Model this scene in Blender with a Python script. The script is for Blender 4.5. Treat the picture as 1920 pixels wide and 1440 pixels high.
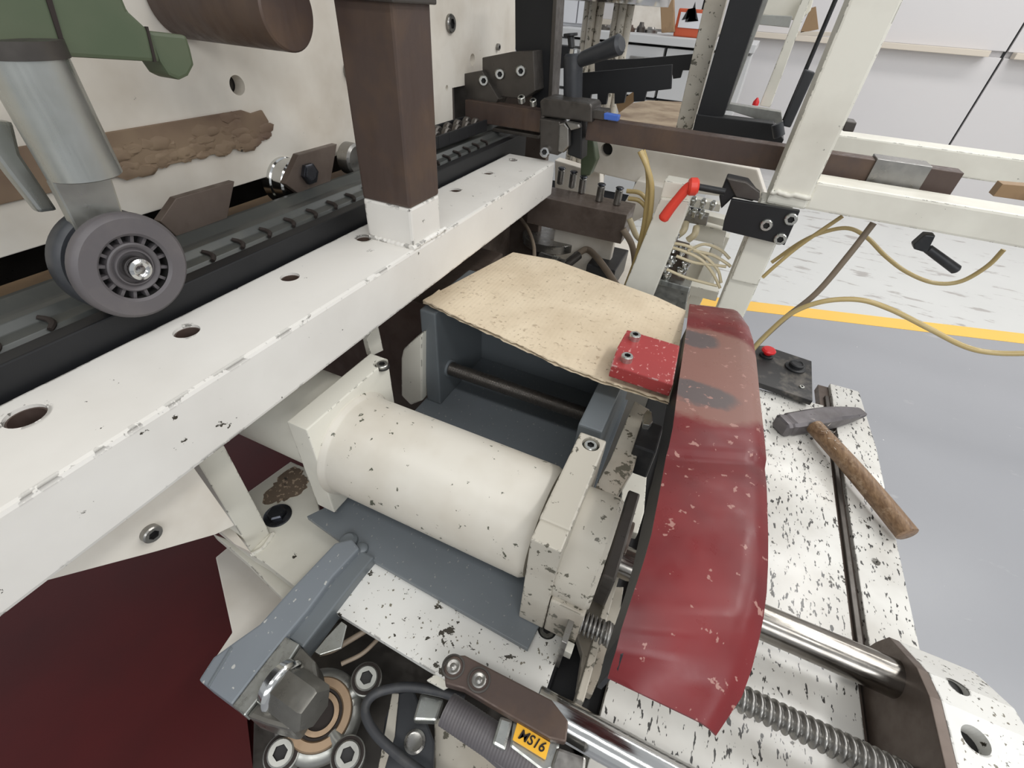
import bpy, bmesh, math, random
from mathutils import Vector, Matrix
random.seed(7)
S = bpy.context.scene
for o in list(bpy.data.objects): bpy.data.objects.remove(o)
COL = S.collection
# ------------------------------------------------------------------ camera
F = 846.24
RX, RY, RZ = Vector((.9079,.3081,-.2840)), Vector((.4152,-.5691,.7097)), Vector((.0570,-.7623,-.6447))
def _basis():
    pp = (960.,720.); Vv = (885.,1720.); V1 = (1455.,41.)
    d = lambda v: Vector((v[0]-pp[0], v[1]-pp[1], F)).normalized()
    Z = -d(Vv); Y = d(V1); Y = (Y - Z*Y.dot(Z)).normalized(); X = Y.cross(Z)
    return X, Y, Z
BX, BY, BZ = _basis()          # world axes in camera coordinates (x right, y down, z forward)
def ray(px, py):
    c = Vector((px-960., py-720., F))
    return Vector((BX.dot(c), BY.dot(c), BZ.dot(c)))
def P(px, py, x=None, y=None, z=None, d=None):
    "world point seen at a pixel of the 1920x1440 photograph, on the plane x=, y= or z=, or at depth d"
    r = ray(px, py)
    t = x/r.x if x is not None else y/r.y if y is not None else z/r.z if z is not None else d/F
    return r*t
cd = bpy.data.cameras.new('camera'); cam = bpy.data.objects.new('camera', cd); COL.objects.link(cam); S.camera = cam
cd.sensor_width = 36; cd.sensor_fit = 'HORIZONTAL'; cd.lens = F/1920*36; cd.clip_start = .01; cd.clip_end = 60
cam.matrix_world = Matrix(((BX[0], -BX[1], -BX[2], 0), (BY[0], -BY[1], -BY[2], 0), (BZ[0], -BZ[1], -BZ[2], 0), (0,0,0,1)))
FLOOR = -1.25
# ------------------------------------------------------------------ light
W = bpy.data.worlds.new('hall light'); S.world = W; W.use_nodes = True
W.node_tree.nodes['Background'].inputs[0].default_value = (.93,.965,1,1)
W.node_tree.nodes['Background'].inputs[1].default_value = .56
def lamp(name, loc, sx, sy, power, col=(1,.985,.96)):
    l = bpy.data.lights.new(name, 'AREA'); l.shape = 'RECTANGLE'; l.size = sx; l.size_y = sy; l.energy = power; l.color = col
    o = bpy.data.objects.new(name, l); COL.objects.link(o); o.location = loc; return o
lamp('hall_lamp', (1.6, 1.6, 2.2), .35, 3.0, 44)
lamp('hall_lamp', (.2, -.9, 2.4), 3.0, .4, 36)
lamp('hall_lamp', (2.2, 4.2, 2.4), 3.5, .5, 60)
lamp('hall_lamp', (3.6, 1.6, 2.2), .5, 3.0, 46)
fill_ = lamp('front_fill', (1.9, -2.7, 1.5), 3.6, 1.1, 54, (.97,.985,1))  # unseen fill light added to brighten the front and side faces
fill_.rotation_euler = (Vector((-.2, 1.0, -.3))-fill_.location).to_track_quat('-Z', 'Y').to_euler()
S.view_settings.view_transform = 'Standard'; S.view_settings.look = 'None'; S.view_settings.gamma = 1
S.view_settings.exposure = .03; S.view_settings.use_curve_mapping = False
# ------------------------------------------------------------------ materials
def rgb(r, g, b):
    f = lambda c: (c/255/12.92) if c/255 <= .04045 else ((c/255+.055)/1.055)**2.4
    return (f(r), f(g), f(b), 1)
def newmat(name):
    m = bpy.data.materials.new(name); m.use_nodes = True; nt = m.node_tree
    return m, nt, nt.nodes['Principled BSDF']
class N:
    def __init__(s, nt): s.nt = nt
    def n(s, t, **k):
        x = s.nt.nodes.new(t)
        for a, v in k.items(): setattr(x, a, v)
        return x
    def l(s, a, b): s.nt.links.new(a, b)
    def coord(s, scale=(1,1,1), rot=(0,0,0), world=False):
        t = s.n('ShaderNodeNewGeometry').outputs['Position'] if world else s.n('ShaderNodeTexCoord').outputs['Object']
        mp = s.n('ShaderNodeMapping'); mp.inputs['Scale'].default_value = scale; mp.inputs['Rotation'].default_value = rot
        s.l(t, mp.inputs[0]); return mp.outputs[0]
    def noise(s, co, scale, detail=3, rough=.55):
        x = s.n('ShaderNodeTexNoise'); x.inputs['Scale'].default_value = scale; x.inputs['Detail'].default_value = detail
        x.inputs['Roughness'].default_value = rough; s.l(co, x.inputs['Vector']); return x.outputs['Fac']
    def ramp(s, v, a, b, lo=0., hi=1.):
        x = s.n('ShaderNodeMapRange'); x.inputs[1].default_value = a; x.inputs[2].default_value = b
        x.inputs[3].default_value = lo; x.inputs[4].default_value = hi; s.l(v, x.inputs[0]); return x.outputs[0]
    def mix(s, f, a, b):
        x = s.n('ShaderNodeMix', data_type='RGBA')
        if isinstance(f, float): x.inputs[0].default_value = f
        else: s.l(f, x.inputs[0])
        for v, i in ((a,6),(b,7)):
            if isinstance(v, tuple): x.inputs[i].default_value = v
            else: s.l(v, x.inputs[i])
        return x.outputs[2]
    def math(s, op, a, b=None, clamp=False):
        x = s.n('ShaderNodeMath', operation=op, use_clamp=clamp)
        for v, i in ((a,0),(b,1)):
            if v is None: continue
            if isinstance(v, (int,float)): x.inputs[i].default_value = v
            else: s.l(v, x.inputs[i])
        return x.outputs[0]
def paint(name, col, chip=.68, chipcol=rgb(60,55,46), dirt=.35, dirtcol=rgb(120,105,85), rough=.42, edge=True, speck=0., speckcol=rgb(50,50,50), bump=.15, stretch=None, world=False, edgew=.0035, orange=.0):
    m, nt, b = newmat(name); k = N(nt); co = k.coord(world=world)
    big = k.noise(co, 7, 4); c = k.mix(k.ramp(big, .42, .78, 0, dirt), col, dirtcol)
    n2 = k.noise(co, 60, 5, .65)
    ch = k.ramp(k.math('ADD', n2, k.math('MULTIPLY', big, .25)), chip+.12, chip+.135)
    if edge:
        bv = k.n('ShaderNodeBevel', samples=4); bv.inputs['Radius'].default_value = edgew
        g = k.n('ShaderNodeNewGeometry'); dt = k.n('ShaderNodeVectorMath', operation='DOT_PRODUCT')
        k.l(bv.outputs[0], dt.inputs[0]); k.l(g.outputs['Normal'], dt.inputs[1])
        e = k.ramp(dt.outputs['Value'], .985, .94)
        n3 = k.noise(co, 38, 4, .7)
        ch = k.math('MAXIMUM', ch, k.math('MULTIPLY', e, k.ramp(n3, .545, .56)))
    if speck:
        cs = k.coord(stretch[0], stretch[1], world=world) if stretch else co
        n4 = k.noise(cs, 130, 2, .5)
        ch2 = k.ramp(n4, 1-speck, 1-speck+.03); c = k.mix(ch2, c, speckcol)
    c = k.mix(ch, c, chipcol)
    k.l(c, b.inputs['Base Color']); b.inputs['Roughness'].default_value = rough
    bp = k.n('ShaderNodeBump'); bp.inputs['Strength'].default_value = bump; bp.inputs['Distance'].default_value = .0015
    hh = k.math('SUBTRACT', k.math('MULTIPLY', k.noise(co, 25, 3), .35), k.math('MULTIPLY', ch, .5))
    k.l(hh, bp.inputs['Height']); k.l(bp.outputs[0], b.inputs['Normal'])
    return m
def metal(name, col, rough=.35, met=1., var=.35, stretch=(1,1,1), scale=60, dirtcol=rgb(50,42,34), dirt=.3, bump=.1):
    m, nt, b = newmat(name); k = N(nt); co = k.coord(stretch)
    n = k.noise(co, scale, 4, .6); d = k.noise(k.coord(), 14, 4, .6)
    c = k.mix(k.ramp(d, .45, .75, 0, dirt), col, dirtcol)
    k.l(c, b.inputs['Base Color']); b.inputs['Metallic'].default_value = met
    k.l(k.ramp(n, .3, .7, rough*(1-var), rough*(1+var)), b.inputs['Roughness'])
    bp = k.n('ShaderNodeBump'); bp.inputs['Strength'].default_value = bump; bp.inputs['Distance'].default_value = .001
    k.l(n, bp.inputs['Height']); k.l(bp.outputs[0], b.inputs['Normal']); return m
def plain(name, col, rough=.5, met=0., dust=0., dustcol=rgb(150,140,125), scale=40):
    m, nt, b = newmat(name); b.inputs['Roughness'].default_value = rough; b.inputs['Metallic'].default_value = met
    k = N(nt); co = k.coord(); n = k.noise(co, scale, 4, .6)
    k.l(k.mix(k.ramp(n, .5, .75, 0, dust), col, dustcol), b.inputs['Base Color']); return m
M = {}
CREAM = rgb(226,223,211)
M['cream'] = paint('chipped cream paint', CREAM, chip=.71, dirt=.25)
M['beam'] = paint('white beam paint', rgb(226,223,217), chip=.70, dirt=.14, edgew=.0075)
M['plate'] = paint('grimy cream paint', rgb(232,226,215), chip=.74, dirt=.5, dirtcol=rgb(172,156,134), edge=False)
M['cast'] = paint('worn casting paint', rgb(192,186,173), chip=.60, dirt=.75, dirtcol=rgb(128,112,94), chipcol=rgb(96,92,80))
M['table'] = paint('speckled table paint', rgb(222,220,214), chip=.66, dirt=.45, speck=.385, stretch=((1.5,.55,1.5),(0,0,.45)), rough=.22, bump=.35, speckcol=rgb(70,68,66))
M['whitespot'] = paint('spotted white paint', rgb(226,225,220), chip=.64, dirt=.2, speck=.335, stretch=((1.5,1.2,1.5),(0,0,.4)), speckcol=rgb(120,114,100), edge=True)
M['grey'] = paint('grey machine paint', rgb(110,116,121), chip=.9, dirt=.2, dirtcol=rgb(80,82,82), speck=.315, stretch=((1.6,1,1.6),(0,0,.4)), speckcol=rgb(150,150,146), edge=False, rough=.38)
M['greyclean'] = paint('grey paint', rgb(108,114,118), chip=.9, dirt=.2, dirtcol=rgb(80,82,82), edge=False, rough=.38)
M['redpaint'] = paint('dark red sheet paint', rgb(80,9,10), chip=.8, dirt=.4, dirtcol=rgb(50,9,10), edge=False, rough=.6, chipcol=rgb(130,90,80))
M['redblock'] = paint('red block paint', rgb(158,56,56), chip=.74, dirt=.3, dirtcol=rgb(128,58,56), speck=.35, stretch=((1.6,1,1.6),(0,0,.4)), speckcol=rgb(196,134,130), chipcol=rgb(190,170,165), rough=.35)
M['green'] = paint('green machine paint', rgb(76,88,66), chip=.74, dirt=.5, dirtcol=rgb(110,112,92), edge=False, rough=.45)
M['brownsteel'] = metal('brown mill steel', rgb(82,68,62), .5, .25, dirtcol=rgb(112,88,66), dirt=.5, stretch=(1,1,.15))
M['rust'] = paint('dried brown glue', rgb(112,90,76), chip=.72, dirt=.9, dirtcol=rgb(160,140,112), edge=False, rough=.7, bump=1.)
M['steel'] = metal('bare steel', rgb(150,148,144), .34, .9)
M['darksteel'] = metal('dark steel', rgb(90,86,82), .40, .7)
M['hammersteel'] = metal('worn hammer steel', rgb(112,108,110), .4, .6, dirt=.4)
M['brownface'] = metal('oiled brown steel', rgb(108,96,88), .42, .4, dirtcol=rgb(66,52,42), dirt=.5)
M['chrome'] = metal('polished chrome', rgb(205,205,203), .13, 1., dirt=.1, stretch=(1,12,12), bump=.04)
M['shaft'] = metal('ground shaft steel', rgb(150,146,140), .2, 1., dirt=.45, dirtcol=rgb(70,58,48), stretch=(1,8,8), bump=.05)
M['galv'] = metal('galvanised steel', rgb(178,180,176), .32, .85, dirt=.35, dirtcol=rgb(130,128,112), stretch=(6,6,.4), scale=18, bump=.05)
M['alu'] = metal('cast aluminium', rgb(168,168,162), .38, .8, dirt=.4)
M['zinc'] = metal('zinc screw', rgb(196,196,190), .28, .9, dirt=.15)
M['darkalu'] = metal('grey cast block', rgb(112,110,104), .36, .6, dirt=.4)
M['greyspeck'] = paint('light grey arm paint', rgb(122,128,134), chip=.9, dirt=.15, dirtcol=rgb(96,98,98), speck=.335, stretch=((1.0,.8,1),(0,0,.4)), speckcol=rgb(180,180,176), edge=False, rough=.36)
M['grimepatch'] = paint('oily dirt patch', rgb(120,104,88), chip=.64, dirt=.9, dirtcol=rgb(62,50,42), edge=False, rough=.7, bump=.8, speck=.42, speckcol=rgb(176,156,134))
M['stained'] = paint('stained board', rgb(160,142,118), chip=.9, dirt=1., dirtcol=rgb(82,54,32), edge=False, rough=.7)
M['brass'] = metal('tan bronze ring', rgb(152,128,102), .45, .3, dirtcol=rgb(104,82,62))
M['black'] = plain('black plastic', rgb(30,31,33), .42, 0, .25, rgb(80,78,76))
M['dustblack'] = plain('dusty black cover', rgb(44,43,43), .5, 0, .9, rgb(112,106,98), 30)
M['blackpaint'] = plain('black painted steel', rgb(17,18,21), .5, 0, .2, rgb(36,36,40), 20)
M['rubber'] = plain('black rubber', rgb(52,54,58), .45, 0, .35, rgb(92,92,92), 25)
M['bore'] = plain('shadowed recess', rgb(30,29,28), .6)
M['cylpaint'] = paint('chipped cylinder paint', rgb(206,201,190), chip=.652, dirt=.55, dirtcol=rgb(168,156,136), chipcol=rgb(84,84,70), edge=False)
M['wheelgrey'] = plain('grey wheel plastic', rgb(92,88,90), .5, 0, .4, rgb(112,106,104), 25)
M['belt'] = plain('grey belt', rgb(74,76,74), .42, .2, .4, rgb(98,98,90), 25)
M['hole'] = plain('dark bore', rgb(40,32,28), .8)
M['screwdark'] = metal('black oxide screw', rgb(70,72,78), .3, .85, dirt=.3)
M['redlever'] = plain('red orange lever plastic', rgb(222,66,50), .38)
M['redbutton'] = plain('red button plastic', rgb(214,34,38), .35)
M['hose'] = plain('amber hose', rgb(186,164,112), .22, 0, .4, rgb(206,192,150), 12)
M['hosegrey'] = plain('grey beige hose', rgb(128,114,98), .5, 0, .4, rgb(150,136,118), 15)
M['hosepale'] = plain('pale cream hose', rgb(205,192,160), .3, 0, .4, rgb(180,160,120), 15)
M['yellow'] = plain('yellow label', rgb(244,184,50), .45)
M['blue'] = plain('blue label', rgb(66,104,190), .45)
M['orange'] = plain('orange card', rgb(190,84,50), .6)
M['white'] = plain('white print', rgb(215,215,218), .6)
M['cable'] = plain('dark cable', rgb(56,57,60), .5, 0, .3, rgb(100,98,92), 60)
M['wallpaint'] = plain('grey white wall panels', rgb(206,203,203), .55, 0, .2, rgb(196,193,196), 1.2)
M['ledge'] = plain('pale wood ledge', rgb(206,196,182), .6)
M['gap'] = plain('black joint', rgb(40,40,42), .8)
M['tan'] = plain('tan wood', rgb(150,122,90), .6, 0, .8, rgb(96,72,52), 9)
M['bench'] = plain('pale bench laminate', rgb(192,192,192), .5)
def floor_mat(name, col, scuff, sc, th, rough=.3):
    m, nt, b = newmat(name); k = N(nt); co = k.coord(); n = k.noise(co, 1.6, 4); c = k.mix(k.ramp(n,.35,.7,0,.35), col, tuple(x*.88 for x in col[:3])+(1,))
    n2 = k.noise(k.coord((1,3.2,1),(0,0,.35)), sc, 4, .6); c = k.mix(k.ramp(n2, th, th+.06), c, scuff)
    n3 = k.noise(co, 60, 2); c = k.mix(k.ramp(n3, .76, .78), c, rgb(225,225,222))
    k.l(c, b.inputs['Base Color']); b.inputs['Roughness'].default_value = rough
    bp = k.n('ShaderNodeBump'); bp.inputs['Strength'].default_value = .06; k.l(k.noise(co, 30, 3), bp.inputs['Height']); k.l(bp.outputs[0], b.inputs['Normal']); return m
M['floor'] = floor_mat('grey floor paint', rgb(152,153,157), rgb(166,166,168), 5, .68)
M['floorwhite'] = floor_mat('white floor paint', rgb(206,206,203), rgb(168,164,160), 5, .60)
M['floorline'] = floor_mat('yellow floor paint', rgb(242,192,84), rgb(226,190,110), 6, .66)
def cardboard():
    m, nt, b = newmat('cardboard'); k = N(nt); co = k.coord()
    c = k.mix(k.ramp(k.noise(co,9,5,.6),.35,.72), rgb(218,202,176), rgb(198,180,153)); c = k.mix(k.ramp(k.noise(co,90,4,.6),.6,.7,0,.5), c, rgb(132,110,86))
    c = k.mix(k.ramp(k.noise(co,34,5,.7),.60,.66,0,.35), c, rgb(198,182,156)); c = k.mix(k.ramp(k.noise(co,150,3,.6),.66,.70,0,.6), c, rgb(112,94,76))
    k.l(c, b.inputs['Base Color']); b.inputs['Roughness'].default_value = .85
    w = k.n('ShaderNodeTexWave', wave_type='BANDS', bands_direction='X'); w.inputs['Scale'].default_value = 40; k.l(k.coord(rot=(0,0,.0)), w.inputs[0])
    bp = k.n('ShaderNodeBump'); bp.inputs['Strength'].default_value = .12; bp.inputs['Distance'].default_value = .001
    k.l(k.math('ADD', w.outputs['Fac'], k.noise(co,50,4)), bp.inputs['Height']); k.l(bp.outputs[0], b.inputs['Normal']); return m
M['card'] = cardboard()
def wood():
    m, nt, b = newmat('worn hammer handle wood'); k = N(nt)
    n = k.noise(k.coord((1,1,1)), 26, 5, .7); st = k.noise(k.coord((9,1.1,9),(0,0,.55)), 22, 5, .6)
    c = k.mix(k.ramp(st,.35,.65), rgb(150,122,94), rgb(112,86,64)); c = k.mix(k.ramp(n,.55,.68,0,.8), c, rgb(190,166,138)); c = k.mix(k.ramp(n,.3,.4,.7,0), c, rgb(78,54,38))
    k.l(c, b.inputs['Base Color']); b.inputs['Roughness'].default_value = .4
    bp = k.n('ShaderNodeBump'); bp.inputs['Strength'].default_value = .4; bp.inputs['Distance'].default_value = .001; k.l(st, bp.inputs['Height']); k.l(bp.outputs[0], b.inputs['Normal']); return m
M['wood'] = wood()
def guard_mat():
    m, nt, b = newmat('red guard paint worn to primer'); k = N(nt); co = k.coord(world=True)
    sp = k.n('ShaderNodeSeparateXYZ'); k.l(k.n('ShaderNodeNewGeometry').outputs['Position'], sp.inputs[0]); X, Y = sp.outputs[0], sp.outputs[1]
    n = k.noise(co, 30, 4, .6); nb = k.noise(co, 8, 3)
    c = k.mix(k.ramp(nb, .35, .7), rgb(120,34,36), rgb(88,26,29))
    wob = k.math('MULTIPLY', k.math('SUBTRACT', n, .5), .04)
    def blob(cx, cy, rx, ry, soft=.25):
        dx = k.math('DIVIDE', k.math('SUBTRACT', X, cx), rx); dy = k.math('DIVIDE', k.math('SUBTRACT', k.math('ADD', Y, wob), cy), ry)
        d = k.math('ADD', k.math('MULTIPLY', dx, dx), k.math('MULTIPLY', dy, dy)); return k.ramp(d, 1+soft, 1-soft)
    c = k.mix(k.math('MULTIPLY', blob(.06, GU[0], .115, GU[1], .12), .85), c, rgb(138,104,94))
    for cx, cy, rx, ry in GB: c = k.mix(k.math('MULTIPLY', blob(cx, cy, rx, ry, .3), .9), c, rgb(92,86,86))
    sc = k.noise(k.coord((1,1,1), world=True), 75, 3, .6); c = k.mix(k.ramp(sc, .645, .665, 0, .75), c, rgb(168,128,118))
    b.inputs['Specular IOR Level'].default_value = .38; k.l(c, b.inputs['Base Color']); k.l(k.ramp(n, .3, .7, .24, .42), b.inputs['Roughness']); return m
# ------------------------------------------------------------------ mesh helpers
def V(*a): return Vector(a)
def link(name, bm, mat, parent=None, smooth=False, recalc=True):
    if recalc: bmesh.ops.recalc_face_normals(bm, faces=bm.faces[:])
    me = bpy.data.meshes.new(name); bm.to_mesh(me); bm.free()
    o = bpy.data.objects.new(name, me); COL.objects.link(o)
    if mat is not None: me.materials.append(M[mat] if isinstance(mat, str) else mat)
    if parent is not None: o.parent = parent
    if smooth:
        for p in me.polygons: p.use_smooth = True
        try: me.set_sharp_from_angle(angle=math.radians(38))
        except Exception: pass
    return o
def top(name, label, cat, group=None):
    o = bpy.data.objects.new(name, None); COL.objects.link(o); o.empty_display_size = .02
    o['label'] = label; o['category'] = cat
    if group: o['group'] = group
    return o
def tag(o, label, cat, group=None):
    o['label'] = label; o['category'] = cat
    if group: o['group'] = group
    return o
def bevel(bm, b, seg=2, ang=25):
    if b <= 0: return
    bm.normal_update()
    es = [e for e in bm.edges if len(e.link_faces) == 2 and e.calc_face_angle(0) > math.radians(ang)]
    bmesh.ops.bevel(bm, geom=es, offset=b, segments=seg, profile=.6, affect='EDGES', clamp_overlap=True)
def bm_hull(corners8, b=0):
    bm = bmesh.new(); v = [bm.verts.new(c) for c in corners8]
    for f in ((0,1,2,3),(7,6,5,4),(0,4,5,1),(1,5,6,2),(2,6,7,3),(3,7,4,0)): bm.faces.new([v[i] for i in f])
    bmesh.ops.recalc_face_normals(bm, faces=bm.faces[:]); bevel(bm, b); return bm
def box(name, lo, hi, mat, parent=None, b=.0015):
    (a,c,e),(p,q,r) = lo, hi
    return link(name, bm_hull([V(a,c,e),V(p,c,e),V(p,q,e),V(a,q,e),V(a,c,r),V(p,c,r),V(p,q,r),V(a,q,r)], b), mat, parent)
def prism(name, pts, ext, mat, parent=None, b=.001, smooth=False):
    bm = bmesh.new(); ext = Vector(ext); a = [bm.verts.new(p) for p in pts]; c = [bm.verts.new(Vector(p)+ext) for p in pts]; n = len(pts)
    bm.faces.new(a); bm.faces.new(c[::-1])
    for i in range(n): bm.faces.new((a[i], a[(i+1)%n], c[(i+1)%n], c[i]))
    bmesh.ops.recalc_face_normals(bm, faces=bm.faces[:]); bevel(bm, b, 2 if b > .0008 else 1); return link(name, bm, mat, parent, smooth)
def slab(name, px, mat, parent=None, x=None, y=None, z=None, t=.01, b=.001, off=0):
    "plate whose face is seen at these pixels, on a world plane, with thickness t away from the camera"
    pts = [P(a, c, x=x, y=y, z=z) for a, c in px]
    ax = V(1,0,0) if x is not None else V(0,1,0) if y is not None else V(0,0,1)
    val = x if x is not None else y if y is not None else z
    return prism(name, pts, ax*(t if val > 0 else -t), mat, parent, b)
def frame(d):
    d = Vector(d).normalized(); u = d.orthogonal().normalized()
    if abs(d.z) < .9: u = d.cross(V(0,0,1)).normalized()
    return d, u, d.cross(u)
def lathe_bm(A, d, prof, seg=32, hexrow=None):
    "prof = list of (distance along d, radius); radius 0 closes"
    d, u, w = frame(d); A = Vector(A); bm = bmesh.new(); rings = []
    for j, (s, r) in enumerate(prof):
        if r <= 1e-9: rings.append([bm.verts.new(A+d*s)]); continue
        ring = []
        for i in range(seg):
            t = 2*math.pi*i/seg; rr = r
            if hexrow and j in hexrow:
                q = (t % (math.pi/3)) - math.pi/6; rr = r*math.cos(math.pi/6)/math.cos(q)
            ring.append(bm.verts.new(A+d*s+(u*math.cos(t)+w*math.sin(t))*rr))
        rings.append(ring)
    for a, b in zip(rings, rings[1:]):
        if len(a) == 1 and len(b) == 1: continue
        for i in range(seg):
            j = (i+1) % seg
            if len(a) == 1: bm.faces.new((a[0], b[i], b[j]))
            elif len(b) == 1: bm.faces.new((a[i], a[j], b[0]))
            else: bm.faces.new((a[i], a[j], b[j], b[i]))
    return bm
def lathe(name, A, d, prof, mat, parent=None, seg=32, hexrow=None):
    return link(name, lathe_bm(A, d, prof, seg, hexrow), mat, parent, True)
def cyl(name, A, B, r, mat, parent=None, r2=None, ch=.001, seg=32):
    A, B = Vector(A), Vector(B); L = (B-A).length; r2 = r if r2 is None else r2
    return lathe(name, A, B-A, [(0,0),(0,r-ch),(ch,r),(L-ch,r2),(L,r2-ch),(L,0)], mat, parent, seg)
def smoothpath(pts, n=8):
    pts = [Vector(p) for p in pts]
    if len(pts) < 3: return pts
    q = [pts[0]*2-pts[1]]+pts+[pts[-1]*2-pts[-2]]; out = []
    for i in range(1, len(q)-2):
        a, b, c, d = q[i-1:i+3]
        for k in range(n):
            t = k/n; out.append(.5*((2*b)+(c-a)*t+(2*a-5*b+4*c-d)*t*t+(3*b-a-3*c+d)*t**3))
    return out+[pts[-1]]
def tube(name, pts, r, mat, parent=None, n=8, seg=10, cap=True):
    pa = smoothpath(pts, n); bm = bmesh.new(); rings = []; u = None
    for i, p in enumerate(pa):
        d = (pa[min(i+1, len(pa)-1)]-pa[max(i-1, 0)]).normalized()
        u = d.orthogonal().normalized() if u is None else (u-d*u.dot(d)).normalized(); w = d.cross(u)
        rr = r(i/(len(pa)-1)) if callable(r) else r
        rings.append([bm.verts.new(p+(u*math.cos(2*math.pi*k/seg)+w*math.sin(2*math.pi*k/seg))*rr) for k in range(seg)])
    for a, b in zip(rings, rings[1:]):
        for k in range(seg): bm.faces.new((a[k], a[(k+1)%seg], b[(k+1)%seg], b[k]))
    if cap: bm.faces.new(rings[0][::-1]); bm.faces.new(rings[-1])
    return link(name, bm, mat, parent, True)
def screw(parent, c, d, r=.006, h=.006, mat='zinc', name='screw'):
    "socket head cap screw standing on point c, head towards d"
    o = lathe(name, c, d, [(-.001,0),(-.001,r),(h-.15*r,r),(h,r*.88),(h,r*.56),(h*.35,r*.54),(h*.3,0)], mat, parent, 24, (4,5))
    o.data.materials.append(M['bore'])  # socket faces coloured dark in place of the shade inside
    dn = Vector(d).normalized(); c = Vector(c)
    for p in o.data.polygons:
        q = p.center-c; s_ = q.dot(dn); rr = (q-dn*s_).length
        if rr < r*.6 and s_ > 0 and s_ < h*.9: p.material_index = 1
    return o
def hexbolt(parent, c, d, r, h, mat='screwdark', name='hex_bolt', washer=None):
    if washer: lathe('washer', Vector(c), d, [(-.001,0),(-.001,washer),(.002,washer),(.003,washer*.93),(.003,0)], mat, parent, 32)
    return lathe(name, Vector(c), d, [(0,0),(0,r),(h*.8,r),(h,r*.84),(h,r*.5),(h*.9,0)], mat, parent, 24, (1,2,3))
def cutout(o, cutters):
    "subtract temporary closed meshes for real holes"
    ms = []
    for bm in cutters:
        c = link('cutter', bm, None); m = o.modifiers.new('b', 'BOOLEAN'); m.operation = 'DIFFERENCE'; m.solver = 'EXACT'; m.object = c; ms.append(c)
    dg = bpy.context.evaluated_depsgraph_get(); me = bpy.data.meshes.new_from_object(o.evaluated_get(dg))
    o.modifiers.clear(); o.data = me
    for c in ms: bpy.data.objects.remove(c)
def cc(A, d, r, L, seg=28):
    return lathe_bm(Vector(A)-Vector(d).normalized()*L/2, d, [(0,0),(0,r),(L,r),(L,0)], seg)
def struct(o): o['kind'] = 'structure'; return o
def bore(o, c, d, r, depth, parent, rim=None):
    "really cut a round hole into o, with a dark bottom"
    c = Vector(c); dn = Vector(d).normalized(); cutout(o, [cc(c, dn, r, depth*2)])
    lathe('bore_bottom', c-dn*(depth-.0002), dn, [(0,0),(0,r*.98),(.0012,r*.98),(.0012,0)], 'bore', o, 24)  # dark disc stands in for shade deep in the hole
    if rim: lathe('bore_rim', c, dn, [(-.002,r*.9),(-.002,r*1.0),(.0005,r*1.0),(.0005,r*.86),(-.002,r*.86)], rim, parent, 28)
def sunk(o, c, d, r, parent, mat='zinc'):
    bore(o, c, d, r*1.3, .008, parent); return screw(o, Vector(c)-Vector(d).normalized()*.0068, d, r, .0058, mat)
#==BODY==
# ------------------------------------------------------------------ the hall
fl = struct(box('floor', (-4,-3,FLOOR-.05), (7,5.6,FLOOR), 'floor', b=0))
A, B = P(1403,565,z=FLOOR), P(1920,626,z=FLOOR); dline = (B-A).normalized(); nl = V(-dline.y, dline.x, 0)
if nl.y < 0: nl = -nl
wl = .115
def strip(name, s0, s1, o0, o1, zt, mat):
    q = [A+dline*s0+nl*o0, A+dline*s1+nl*o0, A+dline*s1+nl*o1, A+dline*s0+nl*o1]
    return struct(prism(name, [V(p.x, p.y, FLOOR) for p in q], (0,0,zt), mat, None, 0))
strip('trim_1', -3.2, 4.8, -wl, 0, .0016, 'floorline')
lw = P(0,0,z=FLOOR)
q = [A-dline*3.2, A+dline*4.8, V((A+dline*4.8).x, 5.6, 0), V((A-dline*3.2).x, 5.6, 0)]
wz = struct(prism('trim_2', [V(p.x, p.y, FLOOR) for p in q], (0,0,.0012), 'floorwhite', None, 0))
YW = 5.6
wall = struct(box('wall_back', (-4,YW,FLOOR), (7,YW+.1,3.2), 'wallpaint', b=0))
# panels hang on the wall between thin black joints, with a ledge above
sA, sB = P(1918,45,y=YW), P(1775,275,y=YW); xs = (sA.x+sB.x)/2
zl = P(1776,82,y=YW).z
w = 2.35
for i in range(-2, 2):
    x0 = xs+i*w; 
    for k, (za, zb) in enumerate(((FLOOR+.12, zl-.06), (zl-.02, 3.1))):
        box('wall_panel', (x0+.008, YW-.03, za), (x0+w-.008, YW, zb), 'wallpaint', wall, .003)
    box('joint', (x0-.012, YW-.006, FLOOR), (x0+.008, YW, 3.1), 'gap', wall, 0)
    box('ledge', (x0+.04, YW-.12, zl-.06), (x0+w-.12, YW-.03, zl-.02), 'ledge', wall, .004)
# ------------------------------------------------------------------ perforated beam with its post
bmt = top('perforated_beam', 'long white perforated square beam with a brown steel post welded on top', 'beam')
XB0, XB1, ZB = -.525, -.397, -.30
bo = box('box_beam', (XB0,-.45,-.381), (XB1,1.172,ZB), 'beam', bmt, .0045)
cut = []
for (px, py, r) in ((45,779,.0155),(350,621,.0135),(543,519,.0125),(680,446,.0125),(853,356,.012),(914,324,.012),(962,300,.0115)):
    c = P(px, py, z=ZB); cut.append(cc((-.490, c.y, ZB), (0,0,1), r, .05))
for (px, py, r) in ((695,470,.003),(975,320,.004)): cut.append(cc(P(px,py,z=ZB), (0,0,1), r, .02))
cutout(bo, cut)
for (px, py, r) in ((45,779,.0155),(350,621,.0135),(543,519,.0125),(680,446,.0125),(853,356,.012),(914,324,.012),(962,300,.0115)):
    c = P(px, py, z=ZB); lathe('bore_sleeve', (-.490, c.y, ZB-.0245), (0,0,1), [(0,0),(0,r-.0003),(.021,r-.0003),(.021,r-.0018),(.002,r-.002),(.001,0)], 'brownsteel', bmt, 28)
px0,px1,py0,py1 = -.487,-.402,.553,.633
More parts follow.
